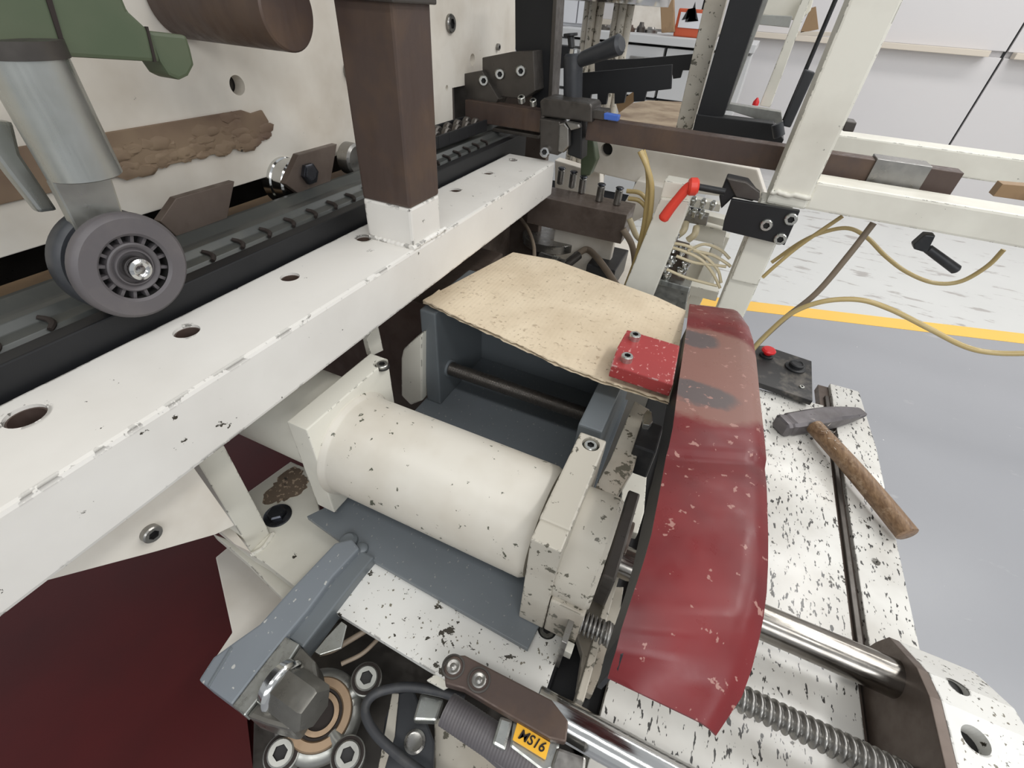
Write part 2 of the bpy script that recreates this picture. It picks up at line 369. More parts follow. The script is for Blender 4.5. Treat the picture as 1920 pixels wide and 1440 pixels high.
zs = P(768,392,y=py0).z
bm = bm_hull([V(px0,py0,ZB),V(px1,py0,ZB),V(px1,py1,ZB),V(px0,py1,ZB),V(px0,py0,zs),V(px1,py0,zs),V(px1,py1,zs),V(px0,py1,zs)], .004); link('post_foot', bm, 'beam', bmt)
link('post', bm_hull([V(px0,py0,zs),V(px1,py0,zs),V(px1,py1,zs),V(px0,py1,zs),V(px0,py0,.7),V(px1,py0,.7),V(px1,py1,.7),V(px0,py1,.7)], .004), 'brownsteel', bmt)
for nm, a, b_ in (('weld_bead', V(px1+.001,py0-.004,ZB+.001), V(px1+.001,py1+.012,ZB+.001)), ('weld_bead', V(px0+.004,py0-.001,ZB+.001), V(px1,py0-.001,ZB+.001))):
    n = 14; tube(nm, [a.lerp(b_, i/n)+V(random.uniform(-.0006,.0006),random.uniform(-.0006,.0006),0) for i in range(n+1)], lambda t: .0042+.0003*math.sin(t*60), 'beam', bmt, 4)
c = P(735,5,y=py0); box('collar', (px0-.006,py0-.006,c.z), (px1+.006,py1+.006,c.z+.03), 'darksteel', bmt, .002)
# ------------------------------------------------------------------ side plate with grimy strip
XP = -.682
sp = top('side_plate', 'large cream machine side plate with round holes and brown glue strip', 'machine plate')
pl = [P(0,480,x=XP), P(848,228,x=XP)]; zb = -.2425; ye = 1.157
pts = [V(XP,-.4,zb), V(XP,ye,zb), V(XP,ye,-.172), V(XP,1.53,-.172), V(XP,1.53,.6), V(XP,-.4,.6)]
o = prism('plate', pts, (-.02,0,0), 'plate', sp, .0012)
cutout(o, [cc(P(445,160,x=XP),(1,0,0),.0125,.08), cc(P(886,112,x=XP),(1,0,0),.013,.08), cc(P(838,165,x=XP),(1,0,0),.006,.08)])
for a, b_, r in ((655,133,.016),(843,44,.018),(932,88,.008)):
    screw(sp, P(a,b_,x=XP), (1,0,0), r, .008, 'steel')
zt1, zt2 = P(330,226,x=XP).z, P(350,300,x=XP).z
stp = [V(XP+.004,.20,zt1), V(XP+.004,.54,zt1), V(XP+.004,.555,zt1-.006), V(XP+.004,.575,zt1-.004), V(XP+.004,.582,zt1-.02), V(XP+.004,.572,zt2+.004), V(XP+.004,.50,zt2), V(XP+.004,.20,zt2)]
prism('glue_strip', stp, (-.0045,0,0), 'rust', sp, .001)
bm = bmesh.new()
for i in range(70):
    y = random.uniform(.32,.575); z = zt2+abs(random.gauss(0,.014))*(1 if y < .5 else 1.5); r = random.uniform(.004,.011)
    g_ = bmesh.ops.create_icosphere(bm, subdivisions=2, radius=r, matrix=Matrix.Translation((XP+.0035, y, min(z, zt1-.006))) @ Matrix.Diagonal((.25,1.7,.8,1)))
    for v in g_['verts']: v.co += V(random.gauss(0,.0004), random.gauss(0,.0011), random.gauss(0,.0011))
o = link('glue_lumps', bm, 'rust', sp, True); o['kind'] = 'stuff'
box('dark_backing', (-.80,-.4,-.235), (-.704,1.15,.6), 'darksteel', sp, .002)  # dark backing added so the plate holes look shaded inside
mh = top('upper_shade_housing', 'unseen green upper housing added to shade the cream side plate', 'machine housing')  # out of view above, put there to keep light off the side plate
box('shade_body', (-.675,-.5,.17), (-.56,1.5,.7), 'green', mh, .004)
box('shade_skirt', (-.56,-.5,.20), (-.50,1.5,.24), 'green', mh, .002)
# ------------------------------------------------------------------ rail, belt, axles under the plate
rl = top('guide_rail', 'black guide rail running along the back edge of the white beam', 'rail')
box('rail_bar', (-.552,-.4,-.40), (-.532,1.3,-.272), 'blackpaint', rl, .002)
bt = top('drive_belt', 'dark grey grooved belt strip with curved notches beside the black rail', 'belt')
o = prism('belt_profile', [V(-.553,-.4,-.288),V(-.553,-.4,-.300),V(-.640,-.4,-.300),V(-.640,-.4,-.262),V(-.628,-.4,-.260),V(-.612,-.4,-.268),V(-.600,-.4,-.268),V(-.592,-.4,-.262),V(-.582,-.4,-.262),V(-.575,-.4,-.270),V(-.562,-.4,-.272)], (0,1.7,0), 'belt', bt, .001)
yn0, yn1 = P(402,495,x=-.566).y, P(662,381,x=-.566).y; pn = (yn1-yn0)/6
for i in range(-9, 18):
    y = yn0+i*pn
    tube('notch', [V(-.557,y-.006,-.2725),V(-.562,y,-.2705),V(-.570,y+.001,-.2685),V(-.577,y-.003,-.266)], lambda t_: .0034-.002*abs(t_-.4), 'hole', bt, 4, 8)
ch = top('drive_chain', 'black oily roller chain lying between side plate and white beam', 'chain')
for i in range(8):
    y = .80+i*.046
    for s_ in (-.012,.012):
        cyl('roller', V(-.61+s_-.007, y, -.240), V(-.61+s_+.007, y, -.240), .018, 'darksteel', ch, ch=.003, seg=20)
    for xo in (-.032, .028): box('link_plate', (-.61+xo, y-.020, -.252), (-.61+xo+.004, y+.026, -.226), 'blackpaint', ch, .002)
t = top('dark_gap_wall', 'dark wall added deep in the gap under the side plate', 'machine bed')
box('gap_wall', (-.99,-.4,-.404), (-.90,1.0,-.20), 'darksteel', t, .003)  # added so the gap stays dark instead of showing the bright room
t = top('lower_machine_frame', 'brown black machine frame in shadow beneath the perforated beam', 'machine frame')
box('frame_core', (-1.0,.70,-.90), (-.46,1.02,-.50), 'brownface', t, .004)
box('frame_side', (-1.0,1.02,-.90), (-.60,1.38,-.50), 'brownface', t, .004)
box('frame_back', (-1.1,1.44,-1.24), (-.52,1.47,-.17), 'brownface', t, .004)
box('frame_step', (-.95,1.31,-.47), (-.56,1.40,-.36), 'darksteel', t, .004)
cyl('idle_roller', V(-.62,1.16,-.33), V(-.45,1.24,-.36), .032, 'hosegrey', t)
t = top('dark_gap_filler', 'black box added to darken the gap below the red guard', 'machine bed')
box('gap_block', (.0,.22,-1.2), (.070,.93,-.725), 'blackpaint', t, .003)  # filler put in so the gap looks dark where floor showed through
prism('cream_tab', [P(a,b_,z=-.68) for a, b_ in ((1192,862),(1216,852),(1208,960),(1196,1000),(1162,990),(1166,920))], (0,0,-.02), 'cream', t, .002)
def wedge(px, lab, xx, roller=None):
    t = top('roller_bracket', lab, 'bracket')
    slab('bracket_plate', px, 'brownface', t, x=xx, t=.012)
    if roller:
        c = P(roller[0], roller[1], x=xx-.02)
        lathe('steel_roller', c+V(.004,0,0), (-1,0,0), [(0,0),(0,roller[2]*.93),(.003,roller[2]),(.02,roller[2]),(.022,roller[2]*.94),(.026,roller[2]*.94),(.028,roller[2]),(.044,roller[2]),(.046,0)], 'chrome', t, 40)
        hexbolt(t, P(roller[3], roller[4], x=xx), (1,0,0), .017, .008, 'screwdark')
    return t
wedge([(535,345),(560,290),(632,270),(612,385),(600,392)], 'right steel roller bracket, with chrome disc, hanging under side plate', -.632, (560,345,.038,578,325))
wedge([(300,415),(330,372),(440,340),(420,440),(412,472),(345,455)], 'left stained steel bracket hanging under side plate behind black wheel', -.632)
t = top('inner_rail', 'brass coloured flat rail seen in the gap under side plate', 'rail')
box('rail_bar', (-.80,.10,-.33), (-.765,1.25,-.315), 'tan', t); box('rail_web', (-.795,.10,-.40), (-.77,1.25,-.33), 'darksteel', t)
cyl('guide_roller', P(672,300,x=-.64), P(672,300,x=-.64)+V(-.03,0,0), .028, 'steel', top('end_roller', 'small steel roller peeking out left of the brown post', 'roller'), ch=.004)
t = top('machine_bed', 'dark machine bed under belt and side plate', 'machine bed')
box('bed_block', (-1.02,-.4,-.47), (-.565,1.28,-.405), 'darksteel', t, .004)
# ------------------------------------------------------------------ wheel on a forked holder
wh = top('caster_wheel', 'black twin disc roller wheel on a galvanised stem at upper left', 'wheel')
WX = -.508; WR = .0525
wc = P(257,503,x=WX)
for dx, r, wdt in ((0,WR,.016),(-.027,WR*.985,.020)):
    lathe('tire', wc+V(dx,0,0), (-1,0,0), [(.002,r*.60),(-.0005,r*.65),(0,r*.92),(.003,r*.985),(.006,r),(wdt-.005,r),(wdt,r*.95),(wdt,r*.6)], 'rubber' if dx else 'wheelgrey', wh, 56)
front = [c_ for c_ in wh.children if c_.name.startswith('tire')][0]
lathe('wheel_hub', wc+V(-.003,0,0), (-1,0,0), [(.012,0),(.012,WR*.66),(.003,WR*.655),(.001,WR*.65),(.001,WR*.62),(.006,WR*.61),(.010,WR*.60),(.010,WR*.47)], 'bore', front, 48)
lathe('hub_ring', wc+V(-.003,0,0), (-1,0,0), [(.010,WR*.47),(.0,WR*.465),(-.001,WR*.44),(.0005,WR*.38),(.002,WR*.36),(.002,WR*.345),(-.0005,WR*.335),(-.0005,WR*.31),(.004,WR*.30),(.006,0)], 'wheelgrey', front, 48)
for i in range(16):
    a = 2*math.pi*i/16; u = V(0, math.cos(a), math.sin(a)); w_ = V(0, -math.sin(a), math.cos(a))*.0016; p = wc+V(-.005,0,0); q = p+V(-.008,0,0); ra, rb_ = WR*.45, WR*.64
    link('spoke', bm_hull([p+u*ra-w_, p+u*rb_-w_, p+u*rb_+w_, p+u*ra+w_, q+u*ra-w_, q+u*rb_-w_, q+u*rb_+w_, q+u*ra+w_], .0003), 'wheelgrey', front)
lathe('axle_bolt', wc+V(-.008,0,0), (1,0,0), [(0,0),(0,.0118),(.011,.0118),(.014,.0105),(.0155,.0075),(.0148,.0058),(.0135,.0045),(.0138,0)], 'chrome', wh, 32)
cyl('axle', wc+V(-.062,0,0), wc+V(-.002,0,0), .009, 'steel', wh)
xcen, ycen, SR = -.530, .2400, .0279
zt = P(75,106,x=xcen+.02).z; zb_ = P(150,345,x=xcen+.02).z; hs = zt-zb_
lathe('stem', V(xcen,ycen,zb_), (0,0,1), [(0,0),(0,SR*.94),(.001,SR),(hs-.001,SR),(hs,SR*.94),(hs,0)], 'galv', wh, 48)
lathe('stem_cap', V(xcen,ycen,zt), (0,0,1), [(-.002,0),(-.002,SR*1.05),(.010,SR*1.07),(.012,0)], 'darksteel', wh, 48)
prism('fork_arm', [V(WX-.025,ycen-.026,zb_),V(WX-.025,ycen+.022,zb_),V(WX-.025,wc.y+.020,wc.z+.018),V(WX-.025,wc.y+.018,wc.z-.018),V(WX-.025,wc.y-.018,wc.z-.018),V(WX-.025,wc.y-.022,wc.z+.010)], (-.010,0,0), 'alu', wh, .002)
prism('fork_side', [P(-10,225,x=-.56),P(25,228,x=-.56),P(40,290,x=-.56),P(110,395,x=-.56),P(75,400,x=-.56),P(20,330,x=-.56),P(-10,290,x=-.56)], (-.012,0,0), 'galv', wh, .003)
gb = top('green_bracket', 'green painted bracket casting above the galvanised wheel stem', 'bracket')
GX = -.515
prism('bracket_body', [P(-60,97,x=GX),P(0,100,x=GX),P(145,108,x=GX),P(302,117,x=GX),P(283,60,x=GX),P(240,20,x=GX),P(215,-40,x=GX),P(-60,-60,x=GX)], (-.06,0,0), 'green', gb, .003)
prism('bracket_lug', [P(278,58,x=GX-.002),P(350,66,x=GX-.002),P(358,92,x=GX-.002),P(365,122,x=GX-.002),P(354,143,x=GX-.002),P(338,151,x=GX-.002),P(318,142,x=GX-.002),P(300,115,x=GX-.002)], (-.03,0,0), 'green', gb, .003)
slab('split_line', [(84,-10),(95,-10),(126,96),(119,98)], 'hole', gb, x=GX+.0012, t=.003, b=0)
slab('split_line', [(274,50),(278,50),(294,116),(289,116)], 'hole', gb, x=GX+.0012, t=.003, b=0)
bar = top('round_bar', 'thick dark brown round steel bar ending above the side plate', 'bar')
ec = P(541,20,x=-.50); cyl('bar_stock', ec, V(-.681,ec.y,ec.z), .0385, 'brownsteel', bar, ch=.002, seg=48)
slab('hanger', [(688,636),(708,606),(719,657),(696,668)], 'cream', bmt, x=-.47, t=.01)
# ------------------------------------------------------------------ lower cylinder unit
cy = top('press_cylinder', 'fat white painted cylinder between square flange and end bracket', 'cylinder')
CY, CZ, CR = .3635, -.5628, .0817
ZF, ZG = -.46, -.669
lathe('cylinder_tube', V(-.409,CY,CZ), (1,0,0), [(0,0),(0,CR+.006),(.004,CR+.005),(.008,CR+.001),(.011,CR),(.322,CR),(.330,CR-.004),(.332,CR-.02),(.332,0)], 'cylpaint', cy, 72)
o = box('flange_plate', (-.4445,.284,-.655), (-.409,.466,ZF), 'cream', cy, .002)
sunk(o, P(716,681,z=ZF), (0,0,1), .0095, cy)
cyl('rear_pipe', V(-.80,.375,-.5555), V(-.4435,.375,-.5555), .0777, 'cream', cy, seg=56)
br = top('end_bracket', 'chipped white end bracket clamping the right end of fat cylinder', 'bracket')
o = box('bracket_block', (-.073,.300,-.640), (-.034,.458,ZF), 'cast', br, .003)
sunk(o, P(1108,833,z=ZF), (0,0,1), .0095, br)
prism('bracket_front', [P(1004,1000,x=-.073)*1, V(-.073,.300,-.475), V(-.073,.300,-.668), V(-.073,.245,-.668), V(-.073,.262,-.50)], (.037,0,0), 'cast', br, .004) if False else None
box('bracket_leg', (-.072,.272,-.668), (-.035,.302,-.463), 'cast', br, .002)
lathe('clamp_boss', V(-.036,.352,-.5565), (1,0,0), [(0,0),(0,.0765),(.044,.0768),(.050,.072),(.050,0)], 'cast', br, 64)
box('boss_foot', (-.034,.272,-.668), (.012,.425,-.58), 'cast', br, .003)
# grey base plate (the tub under the cylinder) and grey box
gp = top('grey_base_plate', 'grey painted base plate with white specks under the fat cylinder', 'machine plate')
gpts = [P(575,968,z=ZG),P(640,1015,z=ZG),P(655,1030,z=ZG),P(690,1045,z=ZG),P(990,1217,z=ZG),P(1008,1178,z=ZG),V(-.035,.30,ZG),V(-.04,.81,ZG),V(-.44,.81,ZG),V(-.44,.29,ZG)]
prism('plate', gpts, (0,0,-.010), 'grey', gp, .001)
gpp = gp.children[0]
lathe('stud', P(655,1015,z=ZG), (0,0,1), [(0,0),(0,.014),(.006,.013),(.010,.008),(.010,0)], 'greyclean', gpp, 24)
lathe('stud', P(678,1030,z=ZG), (0,0,1), [(0,0),(0,.011),(.005,.010),(.008,.006),(.008,0)], 'greyclean', gpp, 24)
gx = top('grey_box', 'grey steel box with threaded cross rod under the cardboard', 'machine housing')
slabx = -.43
xw = P(822,690,y=.60).x
box('side_wall', (-.435,.600,ZG), (xw,.79,-.443), 'greyclean', gx, .003)
box('back_wall', (-.430,.79,ZG), (-.06,.80,-.45), 'greyclean', gx, .002)
box('right_wall', (-.083,.485,ZG), (-.046,.80,-.474), 'greyclean', gx, .003)
cy0 = .600
A1 = P(840,688,x=-.392); 
yy = .64; zz = -yy*math.tan(math.radians(42.96))
cyl('weld_collar', V(xw-.002,yy,zz), V(xw+.004,yy,zz), .019, 'greyclean', gx)
# threaded rod
def threaded(name, A, d, L, r, pitch, amp, mat, parent, seg=28, per=6):
    d, u, w_ = frame(d); n = int(L/pitch*per); bm = bmesh.new(); rings = []
    for j in range(n+1):
        s = L*j/n; ring = []
        for i in range(seg):
            th = 2*math.pi*i/seg; ph = (s/pitch-i/seg) % 1.0
            rr = r-amp*(.5-.5*math.cos(2*math.pi*ph))**1.5
            ring.append(bm.verts.new(Vector(A)+d*s+(u*math.cos(th)+w_*math.sin(th))*rr))
        rings.append(ring)
    for a, b_ in zip(rings, rings[1:]):
        for i in range(seg): bm.faces.new((a[i], a[(i+1)%seg], b_[(i+1)%seg], b_[i]))
    bm.faces.new(rings[0][::-1]); bm.faces.new(rings[-1])
    return link(name, bm, mat, parent, True)
threaded('cross_rod', V(xw,yy,zz), (1,0,0), -.082-xw, .0145, .003, .0006, 'darksteel', gx)
# white block left of grey box
t = top('support_block', 'white rounded block standing left of the grey box', 'block')
slab('block', [(752,672),(756,655),(775,637),(791,625),(791,752),(770,760),(752,742)], 'cream', t, y=.585, t=.09, b=.004)
# cardboard
cbx = top('cardboard_sheet', 'curved piece of brown corrugated cardboard lying over the grey box', 'cardboard')
top_e = [(962,473),(1040,487),(1130,520),(1230,556),(1286,582)]
bot_e = [(793,562),(870,600),(960,640),(1050,682),(1130,712),(1180,728),(1255,752)]
def interp(pl_, t):
    L = [0]
    for a, b_ in zip(pl_, pl_[1:]): L.append(L[-1]+math.hypot(b_[0]-a[0], b_[1]-a[1]))
    s = t*L[-1]
    for i in range(len(pl_)-1):
        if s <= L[i+1] or i == len(pl_)-2:
            k = (s-L[i])/(L[i+1]-L[i]); return (pl_[i][0]+(pl_[i+1][0]-pl_[i][0])*k, pl_[i][1]+(pl_[i+1][1]-pl_[i][1])*k)
def sheet(name, rowsfn, nu, nv, thick, mat, parent):
    bm = bmesh.new(); g = [[bm.verts.new(rowsfn(i/nu, j/nv)) for i in range(nu+1)] for j in range(nv+1)]
    h = [[bm.verts.new(rowsfn(i/nu, j/nv)+V(0,0,-thick)) for i in range(nu+1)] for j in range(nv+1)]
    for j in range(nv):
        for i in range(nu):
            bm.faces.new((g[j][i],g[j][i+1],g[j+1][i+1],g[j+1][i])); bm.faces.new((h[j][i],h[j+1][i],h[j+1][i+1],h[j][i+1]))
    for j in range(nv):
        for i in (0, nu): bm.faces.new((g[j][i],g[j+1][i],h[j+1][i],h[j][i]))
    for i in range(nu):
        for j in (0, nv): bm.faces.new((g[j][i],g[j][i+1],h[j][i+1],h[j][i]))
    return link(name, bm, mat, parent, True)
def cb(u, v):
    a = interp(bot_e, u); b_ = interp(top_e, u)
    pa = P(a[0]+random.uniform(-1,1)*(v == 0), a[1]+random.uniform(-1.5,1.5)*(v == 0), z=-.428-.006*math.sin(u*9)*0+(-.004*math.sin(math.pi*u))); pb = P(*b_, z=-.44)
    p = pa.lerp(pb, v); return p
sheet('cardboard_ply', cb, 60, 14, .0022, 'card', cbx)
sheet('cardboard_ply', lambda u, v: cb(u, v)+V(0,.001,-.006), 60, 14, .0016, 'card', cbx)
bm = bmesh.new()   # corrugation between the plies, seen at the front edge
pp_ = [cb(i/240, .004)+V(0,.0015,-.0042+.0018*math.sin(i*1.35)) for i in range(241)]
for i in range(240):
    a, b_ = pp_[i], pp_[i+1]
    v = [bm.verts.new(x) for x in (a, b_, b_+V(0,.05,0), a+V(0,.05,0))]; bm.faces.new(v)
o = link('corrugation', bm, 'card', cbx, recalc=False)
# ------------------------------------------------------------------ red guard
rows = [(1293,570,1392,582,-.440),(1290,592,1408,604,-.420),(1287,620,1417,630,-.408),(1282,655,1423,665,-.400),(1272,720,1430,730,-.388),(1262,800,1440,810,-.378),(1254,838,1444,850,-.3765),(1249,856,1441,868,-.380),(1243,890,1445,900,-.3745),
        (1222,1000,1449,1000,-.366),(1208,1050,1449,1050,-.366),(1195,1090,1447,1100,-.366),(1178,1140,1441,1150,-.369),(1165,1180,1432,1195,-.375),(1155,1220,1418,1250,-.385),(1147,1245,1400,1300,-.395),(1140,1270,1352,1372,-.407)]
GU = (.545, .105); GB = []
def gpt(u, v):
    s = v*(len(rows)-1); i = min(int(s), len(rows)-2); k = s-i; a, b_ = rows[i], rows[i+1]
    q = [a[m]*(1-k)+b_[m]*k for m in range(5)]
    pl_, pr_ = P(q[0],q[1],z=q[4]), P(q[2],q[3],z=q[4])
    p = pl_.lerp(pr_, u)
    edge = max(0, (u-.80)/.2); p.z -= .010*edge**2; return p
cA = P(1345,700,z=-.39)
yA, yB = P(1340,632,z=-.405).y, P(1340,735,z=-.386).y
GU = ((P(1340,620,z=-.405).y+P(1340,790,z=-.38).y)/2, abs(P(1340,612,z=-.405).y-P(1340,790,z=-.38).y)/2)
c1, c2 = P(1305,632,z=-.402), P(1310,735,z=-.386)
GB = [(c1.x,c1.y,.036,.030),(c2.x,c2.y,.050,.028)]
M['guard'] = guard_mat()
gd = top('red_guard', 'long bent red sheet guard, worn to grey primer at its far end', 'guard')
o = sheet('guard_sheet', gpt, 12, 64, .0025, 'guard', gd)
bm = bmesh.new()
lf = [gpt(0, j/64) for j in range(6, 62)]
g0 = [bm.verts.new(p+V(.002,0,-.002)) for p in lf]; g1 = [bm.verts.new(p+V(-.002,0,-.050-.02*math.sin(math.pi*i/len(lf)))) for i, p in enumerate(lf)]
g2 = [bm.verts.new(p+V(.006,0,-.002)) for p in lf]; g3 = [bm.verts.new(p+V(.002,0,-.050-.02*math.sin(math.pi*i/len(lf)))) for i, p in enumerate(lf)]
for i in range(len(lf)-1):
    bm.faces.new((g0[i],g0[i+1],g1[i+1],g1[i])); bm.faces.new((g2[i],g3[i],g3[i+1],g2[i+1])); bm.faces.new((g1[i],g1[i+1],g3[i+1],g3[i])); bm.faces.new((g0[i],g2[i],g2[i+1],g0[i+1]))
for i in (0, len(lf)-1): bm.faces.new((g0[i],g1[i],g3[i],g2[i]))
link('guard_flange', bm, 'blackpaint', gd)
o = tag(prism('red_block', [P(a,b_,z=-.397) for a, b_ in ((1158,650),(1176,618),(1275,648),(1262,722),(1146,684))], (0,0,-.022), 'redblock', None, .002), 'x', 'block')
rb = top('red_clamp_block', 'red painted block with two hex socket screws clamping the cardboard', 'clamp block')
del o['label'], o['category']; o.parent = rb; o.name = 'block'
screw(rb, P(1189,636,z=-.397), (0,0,1), .0088, .010); screw(rb, P(1174,676,z=-.397), (0,0,1), .0088, .010)
# lever rod next to bracket (dark gap, grey strip, black switch)
t = top('link_bar', 'dirty cream flat bar between grey box and red guard', 'bar')
slab('bar', [(1190,752),(1218,768),(1188,880),(1155,935),(1118,910),(1145,860)], 'cast', t, z=-.52, t=.012, b=.001)
t = top('limit_switch', 'black plunger switch with chrome roller tip beside the red guard', 'switch')
c = P(1212,812,z=-.50); box('body', (c.x-.012,c.y-.035,-.56), (c.x+.022,c.y+.03,-.50), 'black', t, .003)
slab('roller_tip', [(1208,775),(1214,768),(1222,772),(1224,790),(1218,797),(1206,795)], 'zinc', t, z=-.49, t=.012)
# ------------------------------------------------------------------ shafts, spindle, end plate, table
tb = top('work_table', 'white speckle-worn machine table at right, under hammer and shafts', 'machine table')
ZT = -.695
tp = [P(1436,752,z=ZT),P(1545,760,z=ZT),P(1548,718,z=ZT),P(1612,735,z=ZT),P(1640,850,z=ZT),P(1672,1010,z=ZT),P(1702,1175,z=ZT),P(1712,1205,z=ZT),V(.50,.15,ZT),V(.05,.15,ZT),V(.05,1.0,ZT)]
gl0, gl1 = P(1561,880,z=ZT), P(1622,1190,z=ZT)
xg = (gl0.x+gl1.x)/2
left = [p for p in (P(1436,752,z=ZT),P(1540,762,z=ZT))]+[V(xg-.010,P(1540,762,z=ZT).y,ZT),V(xg-.010,.15,ZT),V(.07,.15,ZT),V(.07,1.02,ZT)]
prism('table_plate', [V(.07,1.03,ZT),V(xg-.010,1.05,ZT),V(xg-.010,.15,ZT),V(.07,.15,ZT)], (0,0,-.02), 'table', tb, .0015)
orail = prism('table_rail', [V(xg+.012,1.155,ZT),V(.475,1.155,ZT),V(.485,.95,ZT),V(.475,.15,ZT),V(xg+.012,.15,ZT)], (0,0,-.02), 'table', tb, .0015)
box('slot_bottom', (xg-.012,.15,ZT-.03), (xg+.014,1.15,ZT-.010), 'brownface', tb, 0)
box('slot_spring', (xg-.002,.17,ZT-.012), (xg+.006,1.10,ZT-.003), 'darksteel', tb, .001)
bore(orail, P(1643,1054,z=ZT), (0,0,1), .0062, .012, tb)
box('table_body', (.075,.15,-1.2), (.44,.98,ZT-.02), 'cream', tb, .003)
ZS = -.63
ys = [-ZS/math.tan(math.radians(a)) for a in (57.75,65.45,74.4)]
ep = top('end_plate', 'oily end plate with bores holding shafts at lower right', 'machine plate')
XE = P(1697,1290,y=ys[0]).x
ZE = -.60
e0 = [P(1757,1262,z=ZE)]
XE = .395
face = [V(XE,.455,-.655),V(XE,.450,-.625),V(XE,.395,-.585),V(XE,.36,-.575),V(XE,.10,-.575),V(XE,.10,-.70),V(XE,.455,-.70)]
prism('oily_face', face, (.012,0,0), 'brownface', ep, .001)
oep = prism('plate_body', [p+V(.012,0,.0) for p in face], (.085,0,0), 'whitespot', ep, .002)
for a, b_, r in ((1808,1283,.010),(1830,1387,.0135)):
    bore(oep, P(a, b_, z=-.575), (0,0,1), r, .02, ep)
sh = top('upper_guide_shaft', 'upper polished steel guide shaft between red guard and end plate', 'shaft')
cyl('shaft', V(.0,ys[0],ZS), V(XE+.004,ys[0],ZS), .0238, 'shaft', sh, seg=64)
sh = top('lower_guide_shaft', 'bright lower guide shaft at the bottom edge beside yellow label', 'shaft')
cyl('shaft', V(-.01,ys[2],ZS-.004), V(XE,ys[2],ZS-.004), .0205, 'chrome', sh, seg=64)
cyl('shaft_sleeve', V(-.005,ys[2]+.052,ZS-.03), V(.16,ys[2]+.052,ZS-.03), .017, 'chrome', sh, seg=48) if False else None
spd = top('threaded_spindle', 'round-thread steel spindle emerging under the red guard', 'spindle')
threaded('spindle', V(.04,ys[1],ZS), (1,0,0), .352, .0163, .0098, .0038, 'steel', spd, 32, 9)
spg = top('coil_spring', 'steel coil spring left of the red guard', 'spring')
c0 = P(1090,1155,y=ys[1]).x-.004; c1_ = P(1156,1180,y=ys[1]).x
pts = []
for i in range(9*16+1):
    th = 2*math.pi*i/16; pts.append(V(c0+(c1_-c0)*i/(9*16), ys[1]+.0135*math.cos(th), ZS+.0135*math.sin(th)))
tube('coil', pts, .0019, 'steel', spg, 1, 8)
cyl('spring_rod', V(c0-.02,ys[1],ZS), V(c1_+.03,ys[1],ZS), .0085, 'darksteel', spg)
t = top('stop_plate', 'grey stop plate at left end of the coil spring', 'machine plate')
box('plate', (c0-.010,ys[1]-.045,-.69), (c0-.002,ys[1]+.02,-.605), 'steel', t, .001)
box('pad', (c0-.002,ys[1]-.032,-.68), (c0+.008,ys[1]-.018,-.66), 'cream', t, .001)
# cream carriage block under the guard + dark nut
t = top('carriage_block', 'cream carriage block below spring, in shadow of red guard', 'block')
prism('carriage_body', [P(a,b_,z=-.70) for a, b_ in ((1098,1100),(1170,1100),(1155,1200),(1110,1304),(1082,1292),(1092,1225),(1078,1180))], (0,0,-.02), 'cast', t, .002)
box('nut_housing', (.016,.32,-.63), (.034,.47,-.555), 'darksteel', t, .003)
cyl('nut', V(.010,.42,-.60), V(.04,.42,-.60), .024, 'brownface', t)
box('carriage_web', (.034,.21,-.72), (.044,.46,-.66), 'cast', t, .002)
# white lower plate
lp = top('lower_white_plate', 'white spotted plate in front of the grey base plate', 'machine plate')
ZL = -.681
o = prism('plate', [P(a,b_,z=ZL) for a, b_ in ((700,1040),(620,1142),(832,1272),(1018,1312),(1048,1225),(1078,1138),(1090,1080),(1000,1060))], (0,0,-.012), 'whitespot', lp, .001)
sunk(o, P(1026,1180,z=ZL), (0,0,1), .0105, lp)
slab('plate_lip', [(818,1262),(845,1285),(832,1292),(800,1275)], 'cream', lp, z=ZL-.006, t=.006)
# mitre: base foot, leg, gusset
ft = top('base_foot', 'cream foot plate with hex bolt, joined by leg to the beam', 'machine foot')
ZB2 = -.705
prism('foot_plate', [P(a,b_,z=ZB2) for a, b_ in ((400,985),(470,1040),(500,1058),(557,1103),(640,1020),(600,960),(580,880),(545,865),(440,940))], (0,0,-.025), 'cream', ft, .002)
prism('foot_skirt', [P(a,b_,z=ZB2-.0255) for a, b_ in ((398,1000),(410,1010),(460,1052),(535,1128),(560,1105),(500,1040))], (0,0,-.02), 'cream', ft, .002)
gc = P(538,912,z=ZB2+.001); gp_ = []
for i in range(40):
    a = 2*math.pi*i/40; r = .030*(1+.18*math.sin(3*a+1)+random.uniform(-.12,.12)); gp_.append(gc+V(r*math.cos(a)*1.0, r*math.sin(a)*1.35, 0))
prism('grime', gp_, (0,0,-.0015), 'grimepatch', ft, 0)
hexbolt(ft, P(521,967,z=ZB2), (0,0,1), .0155, .013, 'screwdark', washer=.023)
A3, B3 = P(507,1000,z=ZB2), P(471,1035,z=ZB2)
prism('leg', [A3, B3, B3+V(-.05,.004,0), A3+V(-.05,.004,0)], (0,0,.322), 'cream', ft, .002)
tube('weld_bead', [P(470,1040,z=ZB2), P(490,1030,z=ZB2), P(505,1012,z=ZB2), P(512,1000,z=ZB2)], .004, 'cream', ft)
gs = top('gusset_plate', 'cream gusset plate with socket bolt under the beam at lower left', 'bracket')
slab('plate', [(60,1096),(290,1035),(405,1002),(440,985),(352,860),(100,950)], 'plate', gs, x=-.47, t=.012, b=.001)
screw(gs, P(280,998,x=-.47), (1,0,0), .0105, .008, 'steel')
t = top('lower_bracket', 'dark cream stiffener behind the leg under the beam', 'bracket')
slab('stiffener', [(330,905),(360,890),(470,1035),(440,1020),(400,985)], 'plate', t, z=-.66, t=.01, b=.001)
bx = top('lower_housing', 'cream housing box below the foot plate beside the red panel', 'machine housing')
